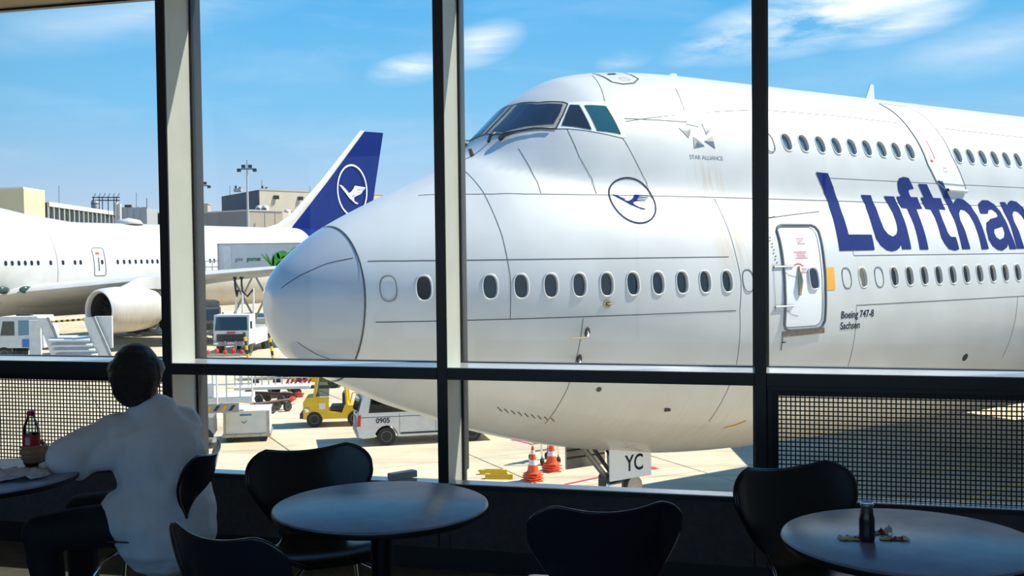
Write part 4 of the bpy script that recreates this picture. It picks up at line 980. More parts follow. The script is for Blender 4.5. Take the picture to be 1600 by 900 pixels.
MB().box2((-.7, -.04, 1.05), (.90, 1.55, 1.2)).build('deck', M_WHITEV, r)
MB().box2((-.7, -.06, .20), (1.0, -.02, .38)).build('rail', M_WHITEV, r)
hz = MB(); hy = MB()
for k in range(9):
    x = -.6 + k * .25
    (hz if k % 2 else hy).prism([(x, -.05, 1.26), (x + .12, -.05, 1.26), (x + .25, -.05, 1.44), (x + .13, -.05, 1.44)], (0, .02, 0))
hz.build('hazard_stripe', M_ORANGE, r); hy.build('hazard_stripe', M_DARKV, r)
MB().box2((-.7, -.03, 1.2), (1.75, .05, 1.5)).build('stripe_board', M_GREYV, r)
lw = MB()
for k in range(5): lw.prism([(-.5 + k * .25, -.012, .78), (-.38 + k * .25, -.012, .78), (-.26 + k * .25, -.012, .96), (-.38 + k * .25, -.012, .96)], (0, .01, 0))
lw.build('hazard_stripe', M_DARKV, r)
MB().box2((-.7, -.03, 1.52), (2.2, 1.3, 1.72), bev=.02).build('upper_deck', M_WHITEV, r)
MB().box2((-.2, -.04, 1.60), (.5, -.03, 1.68)).build('blue_label', M_BLUEV, r)
MB().prism([(.02, -.04, 1.22), (.16, -.04, 1.22), (.09, -.04, 1.36)], (0, .008, 0)).build('warning_sign', M_YELV, r)
for x in (-.3, .55): wheel(r, (x, .05, .35), .35, hub=M_YELV)
MB().prism([(.0, 0, 1.72), (.35, 0, 1.72), (.15, 0, 2.75), (-.2, 0, 2.75)], (0, .9, 0)).build('conveyor_arm', M_GREYV, r)
MB().box2((.45, 0, 1.72), (.95, .9, 2.2), bev=.03).build('engine_box', M_WHITEV, r)
rl = MB()
for z in (2.15, 2.5, 2.85): rl.tube([(.9, 0, z), (2.2, 0, z)], .025, 6)
for x in (.9, 1.35, 1.8, 2.2): rl.tube([(x, 0, 1.72), (x, 0, 2.85)], .025, 6)
rl.build('guard_rail', M_WHITEV, r)
MB().tube([(1.05, -.1, 1.5), (1.05, -.1, 3.0)], .035).build('grab_pole', M_WHITEV, r)
# fenced trailer behind
c = gp(366, 624); c.z = GZ
r = empty('slatted_trailer', c, rad_(8), 'white open trailer with slatted sides behind the tow bars', 'trailer')
MB().box2((0, 0, .4), (3.4, 1.6, .52)).build('deck', M_WHITEV, r)
for k in range(12): MB().box2((.02 + k * .3, -.02, .62), (.08 + k * .3, .02, 1.3)).build('slat', M_WHITEV, r)
for z in (.9, 1.26): MB().box2((0, -.03, z), (3.4, -.02, z + .06)).build('side_rail', M_WHITEV, r)
for k in range(6): MB().prism([(2.3 + k * .2, -.04, .66), (2.4 + k * .2, -.04, .66), (2.5 + k * .2, -.04, .86), (2.4 + k * .2, -.04, .86)], (0, .01, 0)).build('warning_stripe', M_REDV, r)
for x in (.6, 2.8): wheel(r, (x, .3, .2), .2, .12)
# tow bars
M_TBAR = mat('tow_bar_paint', (0.10, 0.035, 0.03), 0.6, var=.3)
def towbar(x0, y0, x1, y1, label, col=M_TBAR):
    a, b = gp(x0, y0), gp(x1, y1); d = (b - a); L = d.length; ang = math.atan2(d.y, d.x)
    r = empty('tow_bar', (a.x, a.y, GZ), ang, label, 'tow bar', 'tow bars laid out behind the carts')
    MB().cyl((0, 0, .42), (L, 0, .42), .07).build('tube', col, r)
    for x in (L * .35, L * .8): wheel(r, (x, -.35, .2), .2, .1); wheel(r, (x, .35, .2), .2, .1); MB().cyl((x, -.35, .2), (x, .35, .42), .035).build('axle', M_DSTEEL, r)
    MB().loft([(L, 0, .42), (L + .15, 0, .44), (L + .35, 0, .44)], [.07, .12, .05], n=8).build('tow_head', M_REDV, r)
    MB().lathe([(.05, -.02), (.1, -.02), (.1, .02), (.05, .02)], (-.08, 0, .42), 12).build('tow_eye', M_REDV, r)
towbar(398, 648, 452, 640, 'dark red aircraft tow bar in front, beside the white equipment box')
towbar(385, 628, 462, 631, 'dark aircraft tow bar in the middle of the row behind the equipment box')
towbar(405, 617, 470, 612, 'dark aircraft tow bar farthest back, near the slatted trailer', M_DSTEEL)
towbar(372, 606, 448, 603, 'dark aircraft tow bar lying behind the loader stripes', M_DSTEEL)
# yellow tractor far behind (upper edge of the lower pane)
def far_tractor(px, py, rz, label, m, s=1.0):
    c = gp(px, py); c.z = GZ; r = empty('baggage_tractor', c, rad_(rz), label, 'tractor')
    MB().prism([(x * s, 0, z * s) for x, z in ((0, .3), (0, .9), (1.0, 1.0), (1.1, .7), (2.6, .7), (2.6, .3))], (0, 1.3 * s, 0)).build('chassis', m, r)
    MB().tube([(1.0 * s, .1, .9 * s), (1.15 * s, .1, 1.8 * s), (1.9 * s, .1, 1.85 * s), (2.0 * s, .1, .7 * s)], .05).build('roll_frame', m, r)
    MB().box((1.5 * s, .65 * s, 1.86 * s), (1.0 * s, 1.2 * s, .06)).build('roof', m, r)
    MB().box((2.3 * s, .6 * s, 1.0 * s), (.5 * s, .8 * s, .5 * s)).build('load', mat('pink_load', (.6, .2, .35), .6), r)
    for x in (.5, 2.1):
        for y in (.05, 1.2): wheel(r, (x * s, y * s, .3), .3)
far_tractor(455, 607, 0, 'small yellow baggage tractor beyond the tow bars', M_YELV)
# hydrant truck facing us
def cab_front(r, W, H, D, z0, m):
    """truck cab with its front at y = 0 looking to -y"""
    hw = W / 2
    MB().prism([(-hw, 0, z0), (-hw, -.02, z0 + H * .45), (-hw, .18, z0 + H), (-hw, D, z0 + H), (-hw, D, z0)], (W, 0, 0)).build('cab', m, r)
    MB().prism([(-hw + .10, -.035, z0 + H * .48), (hw - .10, -.035, z0 + H * .48), (hw - .16, .13, z0 + H * .93), (-hw + .16, .13, z0 + H * .93)], (0, -.02, 0)).build('windscreen', mat('truck_windscreen', (.03, .05, .055), .08, coat=.5), r)
    MB().box((0, -.05, z0 + H * .22), (W * .82, .06, H * .26), bev=.02).build('grille', M_DARKV, r)
    MB().box((0, -.08, z0 + .06), (W, .14, .3), bev=.03).build('bumper', M_GREYV, r)
    MB().box((0, -.15, z0 + .1), (.5, .02, .11)).build('number_plate', M_WLINE, r)
    for s in (-1, 1):
        MB().box((s * (hw - .2), -.16, z0 + .08), (.28, .03, .14), bev=.02).build('headlamp', M_CHROME, r)
        MB().box((s * (hw + .14), .05, z0 + H * .66), (.12, .1, .5), bev=.02).build('mirror', M_DARKV, r)
        MB().tube([(s * .35, -.2, z0 - .25), (s * .35, -.25, z0 + .25)], .05).build('bumper_bar', M_STEEL, r)
    MB().box((0, -.09, z0 + H * .40), (.55, .02, .1)).build('badge', M_REDV, r)
c = gp(362, 556); c.z = GZ
r = empty('refuelling_truck', c, 0, 'white refuelling truck with a dark grille facing the lounge, left of the aircraft nose', 'truck')
cab_front(r, 2.35, 1.95, 1.7, .75, M_WHITEV)
MB().box2((-1.15, 1.8, .6), (1.15, 6.5, 1.6)).build('tank_deck', M_WHITEV, r)
MB().box2((-1.0, 1.9, 1.6), (1.0, 6.0, 1.75)).build('deck_plate', M_GREYV, r)
for x in (-.95, .95):
    for y in (.8, 5.2): wheel(r, (x, y, .5), .5, .3, 'x')
for x in (-.25, .2, .95):
    MB().cyl((x, 2.2, 1.7), (x, 2.2, 4.4), .07).build('hose_mast', M_WHITEV, r)
for (x0, x1, s) in ((-.25, -.05, 1), (.2, .95, 1)):
    MB().tube([(x0, 2.1, 5.1), (x0, 2.1, 4.6), (x0 + .05, 2.1, 4.2), ((x0 + x1) / 2, 2.1, 3.85), (x1, 2.1, 4.3)], .07).build('hose', M_BLACKR, r, smooth=True)
    MB().cyl((x0, 2.1, 5.05), (x0, 2.1, 5.2), .14).build('coupling', M_BLACKR, r)
bb = MB()
for k in range(7): bb.sphere((-2.3 + k * .55, -1.2, .35 + .1 * (k % 2)), .16, 8)
bb.build('hose_floats', M_REDV, r)
MB().box2((-2.6, -1.3, .12), (1.6, -1.05, .28)).build('hose_tray', M_STEEL, r)
c = gp(322, 536); c.z = GZ
r = empty('grey_truck', c, rad_(20), 'pale grey truck standing behind the refuelling truck, beside the mullion', 'truck')
cab_front(r, 2.3, 1.9, 1.8, .8, M_GREYV); MB().box2((-1.2, 2.0, .7), (1.2, 7, 3.1), bev=.05).build('body', M_GREYV, r)
for x in (-.95, .95): wheel(r, (x, .8, .5), .5, .3, 'x'); wheel(r, (x, 5.2, .5), .5, .3, 'x')
# striped bollard poles
for px, py, lb in ((388, 560, 'black and yellow striped pole right of the refuelling truck'), (427, 562, 'black and yellow striped pole just under the aircraft nose tip')):
    c = gp(px, py); c.z = GZ; r = empty('marker_pole', c, 0, lb, 'pole', 'striped poles near the refuelling truck')
    for k in range(6):
        MB().cyl((-.04 * k, 0, k * .28), (-.04 * (k + 1), 0, (k + 1) * .28), .09, n=10).build('band', M_YELV if k % 2 == 0 else M_DARKV, r)
# catering box truck beside the far aircraft
def catering():
    Y = 88.0
    a = at(341, 428, Y); b = at(341, 381, Y); e = at(474, 428, Y)
    r = empty('catering_truck', (a.x, a.y, GZ), 0, 'raised catering truck box with green leaf print beside the far aircraft', 'truck')
    z0, z1, L = a.z - GZ, b.z - GZ, e.x - a.x + 2.0
    MB().box2((0, 0, z0), (L, 2.5, z1), bev=.03).build('cargo_box', mat('box_grey', (.62, .64, .64), .5, var=.06, vscale=.6), r)
    f = MB()
    f.box2((-.03, -.04, z1 - .08), (L, .0, z1 + .03)); f.box2((-.03, -.04, z0 - .03), (L, 0, z0 + .1)); f.box2((-.03, -.04, z0), (.08, 0, z1)); f.build('edge_trim', M_STEEL, r)
    MB().box2((.45, -.03, z0 + .15), (1.15, -.01, z1 - .2)).build('side_door', M_WHITEV, r)
    sx = MB(); 
    for k in range(3):
        sx.cyl((1 + k * 2, .3, 1.2), (3 + k * 2 if k < 2 else 5.5, .3, z0), .09); sx.cyl((3 + k * 2 if k < 2 else 5.5, .3, 1.2), (1 + k * 2, .3, z0), .09)
    sx.build('scissor_lift', M_STEEL, r)
    MB().box2((-1.6, 0, .6), (L, 2.4, 1.2)).build('chassis', M_WHITEV, r)
    for x in (0, L - 1.5): wheel(r, (x, .1, .5), .5); wheel(r, (x, 2.3, .5), .5)
    p = MB(); p.box2((-1.7, 0, z0 - .1), (0, 2.2, z0)); 
    for z in (z0 + .6, z0 + 1.1): p.tube([(-1.7, 0, z), (0, 0, z)], .04, 6)
    for x in (-1.7, -1.1, -.5): p.tube([(x, 0, z0), (x, 0, z0 + 1.1)], .04, 6)
    p.build('loading_platform', M_WHITEV, r)
    g = mat('print_green', (.02, .22, .05), .5); gl = mat('print_grey', (.10, .16, .12), .5); lf = mat('leaf_print', (.10, .50, .03), .5, var=.5, vscale=3)
    h = z1 - z0
    flat_text('gate', .52, (1.48, -.02, z0 + h * .42), (1, 0, 0), (0, 0, 1), gl, 'lettering', r, xs=.78)
    flat_text('gourmet', .52, (2.47, -.02, z0 + h * .42), (1, 0, 0), (0, 0, 1), g, 'lettering', r, bold=.018, xs=.66)
    def leaf(cx, cz, ang, ln, wd):
        pts = []
        for k in range(16):
            t = 2 * math.pi * k / 16; x = ln * math.cos(t) / 2; y = wd * math.sin(t) / 2 * (1 - .3 * math.cos(t)); pts.append((cx + x * math.cos(ang) - y * math.sin(ang), -.03, cz + x * math.sin(ang) + y * math.cos(ang)))
        MB().prism(pts, (0, .012, 0)).build('leaf_print', lf, r)
    pc = at(427, 420, Y).x - a.x
    for (x, z, an, ln, wd) in ((0, .9, 1.5, 1.5, .16), (-.35, 1.1, 2.0, 1.4, .16), (-.6, 1.2, 2.3, 1.3, .14), (.25, 1.2, 1.35, 1.2, .75), (.75, 1.6, .5, .9, .6), (1.05, 1.1, -.6, .8, .6), (.55, .7, 1.0, .9, .5), (1.5, 1.5, .4, .9, .6), (1.9, 1.9, .9, .8, .6), (1.7, 1.2, 0, .8, .55), (-.1, .3, .2, .8, .5), (.3, .25, .1, .5, .3), (2.4, 1.3, .6, .9, .6)):
        leaf(pc + x, z0 + z * h / 2.7 * 1.05, an, ln, wd)
catering()
# ---------- passenger stairs truck at far left
def stair_truck():
    c = gp(30, 566); c.z = GZ; s = 1.0
    r = empty('stairs_truck', (c.x - 1.4, c.y, GZ), 0, 'white truck with passenger stairs parked below the far aircraft, at the left edge', 'truck')
    W = 2.9
    MB().prism([(0, 0, .9), (0, 0, 2.3), (.25, 0, 2.9), (2.6, 0, 2.9), (2.95, 0, 2.0), (3.0, 0, .9)], (0, 2.3, 0)).build('cab', M_WHITEV, r)
    MB().prism([(.25, -.02, 1.7), (1.15, -.02, 1.7), (1.15, -.02, 2.6), (.42, -.02, 2.6)], (0, .02, 0)).build('side_window', mat('truck_windscreen', (.03, .05, .055), .08), r)
    MB().prism([(1.4, -.02, 1.7), (2.75, -.02, 1.75), (2.5, -.02, 2.65), (1.4, -.02, 2.65)], (0, .02, 0)).build('windscreen', mat('blue_windscreen', (.12, .28, .38), .1), r)
    MB().box((1.3, 1.1, 2.95), (.9, .5, .12), bev=.03).build('roof_hatch', M_DARKV, r)
    MB().box((3.2, -.1, 2.2), (.12, .3, .7), bev=.03).build('mirror', M_DARKV, r)
    MB().box((2.2, -.05, 1.2), (1.1, .06, .5)).build('blue_panel', M_BLUEV, r)
    MB().box2((-2.6, .1, .7), (0, 2.2, 1.6)).build('rear_deck', M_DSTEEL, r)
    pp = MB()
    for k in range(6): pp.tube([(-2.6, -.05, 1.65 + .06 * k), (-1.2, -.05, 1.75 + .09 * (k % 3)), (-.3, -.05, 1.6 + .05 * k)], .05, 6)
    pp.build('hose_bundle', M_STEEL, r)
    for x in (-1.8, .45): wheel(r, (x, .1, .5), .5); wheel(r, (x, 2.2, .5), .5)
    st = empty('passenger_stairs', (c.x + 2.1, c.y - 4.5, GZ), 0, 'white boarding stairs with tall side panels in front of the stairs truck', 'stairs')
    hw = 2.05
    for x in (1.4, 4.1):
        MB().prism([(x - .2, 0, 3.05), (x + .4, 0, 3.05), (x + 1.5, 0, .4), (x + .7, 0, .4)], (0, .08, 0)).build('side_panel', M_WHITEV, st)
        MB().prism([(x + .35, -.03, 3.08), (x + .5, -.03, 3.08), (x + 1.62, -.03, .4), (x + 1.42, -.03, .4)], (0, .14, 0)).build('hand_rail', M_GREYV, st)
    MB().box2((.55, .3, .5), (1.25, .45, 2.9), bev=.02).build('end_panel', M_WHITEV, st); MB().box2((4.45, .3, 1.2), (5.5, .45, 3.1), bev=.03).build('end_panel', M_WHITEV, st)
    for k in range(5): MB().prism([(1.95 + k * .12, .2, 1.9 - k * .3), (4.35 + k * .15, .2, 1.9 - k * .3), (4.35 + k * .15, -.3, 1.65 - k * .3), (1.95 + k * .12, -.3, 1.65 - k * .3)], (0, 0, .1)).build('step', M_WHITEV, st)
    ch = MB(); 
    MB().cyl((1.8, .1, 2.80), (4.2, .1, 2.95), .06).build('safety_chain', M_YELV, st)
    for k in range(7): ch.cyl((1.9 + k * .33, .1, 2.806 + k * .0206), (2.05 + k * .33, .1, 2.815 + k * .0206), .066)
    ch.build('chain_links', M_DARKV, st)
    MB().box2((-.5, .0, 0), (5.6, .8, .4)).build('stair_base', M_DSTEEL, st)
stair_truck()

# ---------- terminal buildings and masts on the horizon
M_CREAM = mat('cream_cladding', (.62, .54, .36), .8, var=.06, vscale=.3); M_TERM = mat('terminal_white', (.68, .66, .60), .7)
M_DGLS = mat('terminal_glass', (.03, .045, .05), .15); M_CONCW = mat('pale_concrete', (.60, .53, .42), .85, var=.10, vscale=.25); M_SLATE = mat('slate_cladding', (.07, .08, .11), .7, var=.1, vscale=.2)
M_GREYP = mat('metal_cladding', (.42, .43, .44), .6); M_BEIGE = mat('beige_cladding', (.40, .35, .28), .8, var=.08, vscale=.4); M_DGREY = mat('grey_cladding', (.20, .20, .22), .7)
def wedge_wall(root, name, m, pts, z0, z1):
    """building block over a ground outline"""
    return MB().prism([(p.x, p.y, z0) for p in pts], (0, 0, z1 - z0)).build(name, m, root)
H0 = GZ
# cream block
a, b, c2 = at(-25, 300, 240), at(37, 300, 238), at(67, 300, 249)
zt = at(37, 294.5, 238).z; r = empty('cream_block', (0, 0, 0), 0, 'cream clad corner block with no windows at the left end of the terminal', 'building')
wedge_wall(r, 'wall', M_CREAM, [a, b, c2, Vector((c2.x, 250, 0)), Vector((a.x, 250, 0))], H0, zt)
MB().prism([(p.x, p.y - .15, zt) for p in (a, b, c2)] + [(c2.x, 250, zt), (a.x, 250, zt)], (0, 0, .35)).build('parapet', M_TERM, r)
# glazed terminal wing running away from us
p0, p1 = Vector((-114.0, 252, 0)), Vector((-119.3, 312, 0)); ztop = at(67, 316, 252).z
r = empty('terminal_wing', (0, 0, 0), 0, 'long low terminal wing with a band of dark windows behind the far aircraft', 'building')
wedge_wall(r, 'wall', M_DGLS, [p0, p1, p1 + Vector((-30, 0, 0)), p0 + Vector((-30, 0, 0))], H0, ztop - .05)
d = (p1 - p0).normalized(); nrm = Vector((d.y, -d.x, 0))
def wband(z0, z1, nm, out=.35, m=M_TERM):
    MB().prism([p0 + Vector((0, 0, z0)), p1 + Vector((0, 0, z0)), p1 + nrm * out + Vector((0, 0, z0)), p0 + nrm * out + Vector((0, 0, z0))], (0, 0, z1 - z0)).build(nm, m, r)
wband(ztop - 1.0, ztop + .1, 'parapet', .6); zm = ztop - 5.0
wband(zm - .5, zm, 'spandrel', .4); wband(zm - 4.5, zm - 4.0, 'spandrel', .4)
NP = 16; LL = (p1 - p0).length
for k in range(NP + 1):
    q = p0 + d * (LL * k / NP)
    MB().prism([q + Vector((0, 0, zm - 4)), q + d * .35 + Vector((0, 0, zm - 4)), q + d * .35 + nrm * .4 + Vector((0, 0, zm - 4)), q + nrm * .4 + Vector((0, 0, zm - 4))], (0, 0, ztop - zm + 3.2)).build('mullion', M_TERM, r)
    if k < NP:
        q = q + d * .36
        for za, zb_ in ((zm + .02, ztop - 1.02), (zm - 3.98, zm - .52)):
            e = q + d * (LL / NP - .38)
            MB().prism([q + Vector((0, 0, za)), e + Vector((0, 0, za)), e + nrm * .1 + Vector((0, 0, za)), q + nrm * .1 + Vector((0, 0, za))], (0, 0, zb_ - za)).build('window_pane', M_DGLS, r)
# roof plant: frame, tank, stacks
r = empty('roof_gantry', (0, 0, 0), 0, 'steel lattice gantry on the terminal roof with small lamps along the top', 'gantry')
zb0 = ztop
for x in (146, 155, 160, 169, 178, 182):
    A_, B_ = at(x, 330, 300), at(x, 307, 300); MB().cyl((A_.x, A_.y, zb0 - 2), (B_.x, B_.y, B_.z), .14, n=6).build('post', M_DSTEEL, r)
for y in (308.5, 313): A_, B_ = at(144, y, 300), at(187, y, 300); MB().cyl(A_, B_, .16, n=6).build('beam', M_DSTEEL, r)
for k in range(6): A_ = at(147 + 7.4 * k, 307, 300); MB().cyl(A_, A_ + Vector((.5, 0, .9)), .09, n=6).build('lamp', M_DSTEEL, r)
r = empty('roof_tank', at(148.5, 322, 298), 0, 'squat round steel tank on the terminal roof, left of the gantry', 'tank'); MB().lathe([(.001, 1.6), (1.0, 1.5), (1.05, 1.4), (1.05, -.3), (.9, -.9), (.001, -.9)], n=16).build('shell', M_GREYP, r, auto=40); MB().lathe([(1.08, .6), (1.12, .6), (1.12, .8), (1.08, .8)], n=16).build('band', M_DSTEEL, r)
r = empty('flue_pair', at(185, 350, 296), 0, 'pair of tall pale flues at the end of the terminal wing', 'chimney')
for dx, h in ((-.5, 6.2), (.5, 5.9)): MB().cyl((dx, 0, -4), (dx, 0, h), .46, n=14).build('flue', M_TERM, r, auto=40)
# panel clad block
a, b = at(190, 350, 300), at(230, 350, 300); zt = at(190, 324, 300).z
r = empty('clad_block', (0, 0, 0), 0, 'plain grey block of tall metal panels right of the flues', 'building'); wedge_wall(r, 'wall', M_GREYP, [a, b, b + Vector((0, 9, 0)), a + Vector((0, 9, 0))], H0, zt - .3)
for k in range(4):
    x0 = a.x + (b.x - a.x) * k / 4; MB().box2((x0 + .08, a.y - .12, H0 + 4), (x0 + (b.x - a.x) / 4 - .08, a.y - .001, zt)).build('metal_panel', M_GREYP, r)
MB().box2((a.x + .6, a.y + 1, zt - .3), (a.x + 2.4, a.y + 2, zt + .8)).build('roof_unit', M_DSTEEL, r); MB().cyl((b.x, b.y, zt - .3), (b.x, b.y, zt + 2.6), .1, n=6).build('mast', M_DSTEEL, r)
a, b = at(230.5, 350, 310), at(262, 350, 310); zt = at(235, 334, 310).z
r = empty('dark_block', (0, 0, 0), 0, 'low dark glazed block between the metal clad block and the mullion', 'building'); wedge_wall(r, 'wall', M_DGLS, [a, b, b + Vector((0, 12, 0)), a + Vector((0, 12, 0))], H0, zt); MB().box2((a.x, a.y - .2, zt), (b.x, a.y + 12, zt + .4)).build('parapet', M_TERM, r)
# hangar-like block in the middle bay
A_, B_, C_ = at(347, 350, 330), at(405, 350, 300), at(600, 350, 330); zt = at(405, 296.5, 300).z
r = empty('concrete_block', (0, 0, 0), 0, 'tall windowless concrete block behind the far tail, slate on its left side', 'building')
wedge_wall(r, 'slate_wall', M_SLATE, [A_, B_, B_ + Vector((.4, .4, 0)), A_ + Vector((.4, .4, 0))], H0, zt)
wedge_wall(r, 'pale_wall', M_CONCW, [B_ + Vector((.2, .15, 0)), C_, C_ + Vector((-10, 30, 0)), A_ + Vector((.5, 30, 0)), A_ + Vector((.5, .5, 0))], H0, zt - .1)
wedge_wall(r, 'coping', M_GREYP, [B_ + Vector((.1, -.1, 0)), C_ + Vector((0, -.2, 0)), C_ + Vector((0, .6, 0)), B_ + Vector((.1, .6, 0))], zt - .1, zt + .35)
dd = (C_ - B_).normalized()
for px in (428, 465):
    q = B_ + dd * ((px - 405) / (600 - 405) * (C_ - B_).length * .97); q.z = 0; zq = at(px, 308.5, 303).z
    w = MB().prism([q + Vector((-1.4, -.3, zq - .5)) - Vector((0, 0, 0)), q + Vector((1.4, -.1, zq - .5)), q + Vector((1.4, -.1, zq + .6)), q + Vector((-1.4, -.3, zq + .6))], (0, .5, 0)).build('vent_window', M_DSTEEL, r)
    for k in range(3): MB().box((q.x, q.y - .32, zq - .3 + k * .35), (2.7, .1, .08)).build('louvre', M_BEIGE, w)
for (px, w_, h_, lb) in ((372, 2.2, 1.4, 'twin roof ventilator on the slate end of the concrete block'), (413.5, 2.2, 1.3, 'boxy roof unit above the corner of the concrete block')):
    q = at(px, 300, 306); u = empty('roof_unit', (q.x, q.y, zt - .15), 0, lb, 'roof unit'); MB().box((0, 0, h_ * .35), (w_, 2, h_ * .7), bev=.05).build('casing', M_GREYP, u); MB().cyl((w_ * .25, 0, h_ * .7), (w_ * .25, 0, h_), .35, n=10).build('fan_cowl', M_DSTEEL, u); MB().cyl((-w_ * .3, 0, h_ * .7), (-w_ * .3, 0, h_ * 1.3), .3, n=10).build('fan_cowl', M_DSTEEL, u)
A_, B_, C_ = at(300, 352, 270), at(387.5, 352, 255), at(442, 352, 262); zt = at(387, 329.5, 255).z
r = empty('low_block', (0, 0, 0), 0, 'low flat block, grey left and beige right, in front of the concrete block', 'building')
wedge_wall(r, 'grey_wall', M_DGREY, [A_, B_, B_ + Vector((0, 1, 0)), A_ + Vector((0, 1, 0))], H0, zt)
wedge_wall(r, 'beige_wall', M_BEIGE, [B_ + Vector((.02, -.05, 0)), C_, C_ + Vector((0, 14, 0)), A_ + Vector((.3, 14, 0)), A_ + Vector((.3, .6, 0)), B_ + Vector((.02, .6, 0))], H0, zt - .02)
MB().prism([p + Vector((0, -.3, zt - p.z)) for p in (A_, B_, C_)] + [C_ + Vector((0, .6, zt - C_.z)), B_ + Vector((0, .8, zt - B_.z)), A_ + Vector((0, .8, zt - A_.z))], (0, 0, .35)).build('coping', M_GREYP, r)
for px in (414, 430): q = at(px, 351, 257); MB().box2((q.x - .05, q.y - .35, H0), (q.x + .1, q.y - .1, zt - .3)).build('seam_strip', M_DGREY, r)
for px in (405, 414.5, 449): 
    q = at(px, 330, 270); u = empty('roof_vent', (q.x, q.y, zt - .05 - (.0 if px < 440 else 1.1)), 0, 'hooded roof vent on the low block, %s' % {405: 'left one of three', 414.5: 'middle one of three', 449: 'right one of three'}[px], 'vent', 'hooded vents on the low block'); MB().lathe([(.001, 2.2), (.7, 2.0), (1.0, 1.4), (1.0, -1.0), (.001, -1.0)], n=12).build('hood', M_TERM, u, auto=40); MB().box((0, -.98, 1.0), (1.0, .2, .7)).build('grille', M_DSTEEL, u)
a, b = at(442.5, 352, 280), at(475, 352, 280); zt2 = at(450, 332, 280).z
r = empty('dark_annex', (0, 0, 0), 0, 'dark annex between the low block and the far tail', 'building'); wedge_wall(r, 'wall', M_SLATE, [a, b, b + Vector((0, 10, 0)), a + Vector((0, 10, 0))], H0, zt2); MB().box2((a.x, a.y - .2, zt2), (b.x, a.y + 10, zt2 + .3)).build('coping', M_DGREY, r)
# small roof hut left of the concrete block
a = at(314, 328, 268); r = empty('roof_hut', (a.x, a.y, a.z - 1.2), 0, 'small pale hut on the low block roof under the left lamp mast', 'building'); MB().box((0, 0, 1.2), (4.4, 3, 2.8)).build('wall', M_BEIGE, r); MB().box((0, 0, 2.7), (4.8, 3.2, .2)).build('roof', M_GREYP, r)
def lampmast(px, ytop, ylamp, Y, sc, label):
    A_ = at(px, 345, Y); T_ = at(px, ytop, Y); Lp = at(px, ylamp, Y)
    r = empty('floodlight_mast', (A_.x, A_.y, GZ), 0, label, 'mast', 'floodlight masts above the low block')
    MB().cyl((0, 0, 0), (0, 0, Lp.z - GZ), .34, .22, n=10).build('pole', M_GREYP, r); MB().cyl((0, 0, Lp.z - GZ), (0, 0, T_.z - GZ), .07, n=6).build('rod', M_DSTEEL, r)
    z = Lp.z - GZ
    MB().box((0, 0, z + .3), (3.0 * sc, .3, .25)).build('crossarm', M_DSTEEL, r)
    for x in (-1.9, -.8, .8, 1.9): MB().box((x * sc, -.2, z + (.0 if abs(x) > 1 else .9)), (.9 * sc, .6, .8 * sc), bev=.08).build('floodlight', M_DSTEEL, r)
lampmast(387.5, 250, 266, 248, 1.0, 'taller floodlight mast in front of the slate wall')
lampmast(317.5, 273, 292, 262, .9, 'shorter floodlight mast beside the mullion, farther left')
for px, y0, y1, lb in ((92, 318, 290, 'thin aerial on the cream end of the terminal wing'), (213, 324, 301, 'thin aerial above the metal clad block'), (359, 297, 290, 'thin aerial left of the roof ventilator'), (409, 296, 281, 'thin aerial above the concrete block corner'), (484, 300, 291, 'thin aerial above the concrete block, beside the far tail')):
    A_, B_ = at(px, y0 + 5, 305), at(px, y1, 305); tag(MB().cyl((A_.x, A_.y, A_.z - 1.7), B_, .07, n=5).build('aerial', M_DSTEEL), lb, 'aerial')

# ================================================================== THE LOUNGE
M_LEATHER = mat('black_leather', (0.006, 0.007, 0.010), 0.28, bump=.08, bscale=180, coat=.15)
M_SHELL = mat('navy_black_lacquer', (0.010, 0.012, 0.024), 0.22, coat=.5)
M_TOP = mat('table_laminate', (0.24, 0.31, 0.44), 0.26, var=.25, vscale=9, bump=.03, bscale=40)
M_TEDGE = mat('table_edge', (0.012, 0.012, 0.014), 0.35)
M_BLKM = mat('black_metal', (0.01, 0.01, 0.012), 0.35, metal=.3)

# ---------- shell chair: sitter faces +y
PROFY = [(0.0, -0.232, 0.79, 0.164), (0.03, -0.23, 0.782, 0.194), (0.07, -0.227, 0.768, 0.22), (0.12, -0.223, 0.748, 0.24), (0.18, -0.217, 0.722, 0.251), (0.26, -0.208, 0.685, 0.252), (0.35, -0.196, 0.64, 0.237), (0.44, -0.182, 0.59, 0.205), (0.52, -0.166, 0.54, 0.169), (0.6, -0.143, 0.492, 0.132), (0.66, -0.112, 0.462, 0.128), (0.72, -0.06, 0.447, 0.15), (0.79, 0.01, 0.443, 0.192), (0.86, 0.08, 0.447, 0.212), (0.92, 0.15, 0.45, 0.205), (0.96, 0.19, 0.444, 0.185), (0.985, 0.208, 0.432, 0.155), (1.0, 0.214, 0.42, 0.12)]
def shell_surface(nu=14, nv=34):
    t = [p[0] for p in PROFY]; fy, fz, fw = [pchip(t, [p[i] for p in PROFY]) for i in (1, 2, 3)]
    G = []
    for j in range(nv + 1):
        v = j / nv; w = float(fw(v)); y = float(fy(v)); z = float(fz(v)); row = []
        back = max(0, min(1, (.62 - v) / .2)); seat = max(0, min(1, (v - .66) / .12))
        for i in range(nu + 1):
            u = -1 + 2 * i / nu; x = u * w; q = x / .23
            dip = -.022 * back * math.exp(-(v / .10) ** 2) * (1 - min(1, (x / .16) ** 2))
            row.append(Vector((x, y + .055 * back * q * q, z + dip + .018 * seat * q * q)))
        G.append(row)
    return G
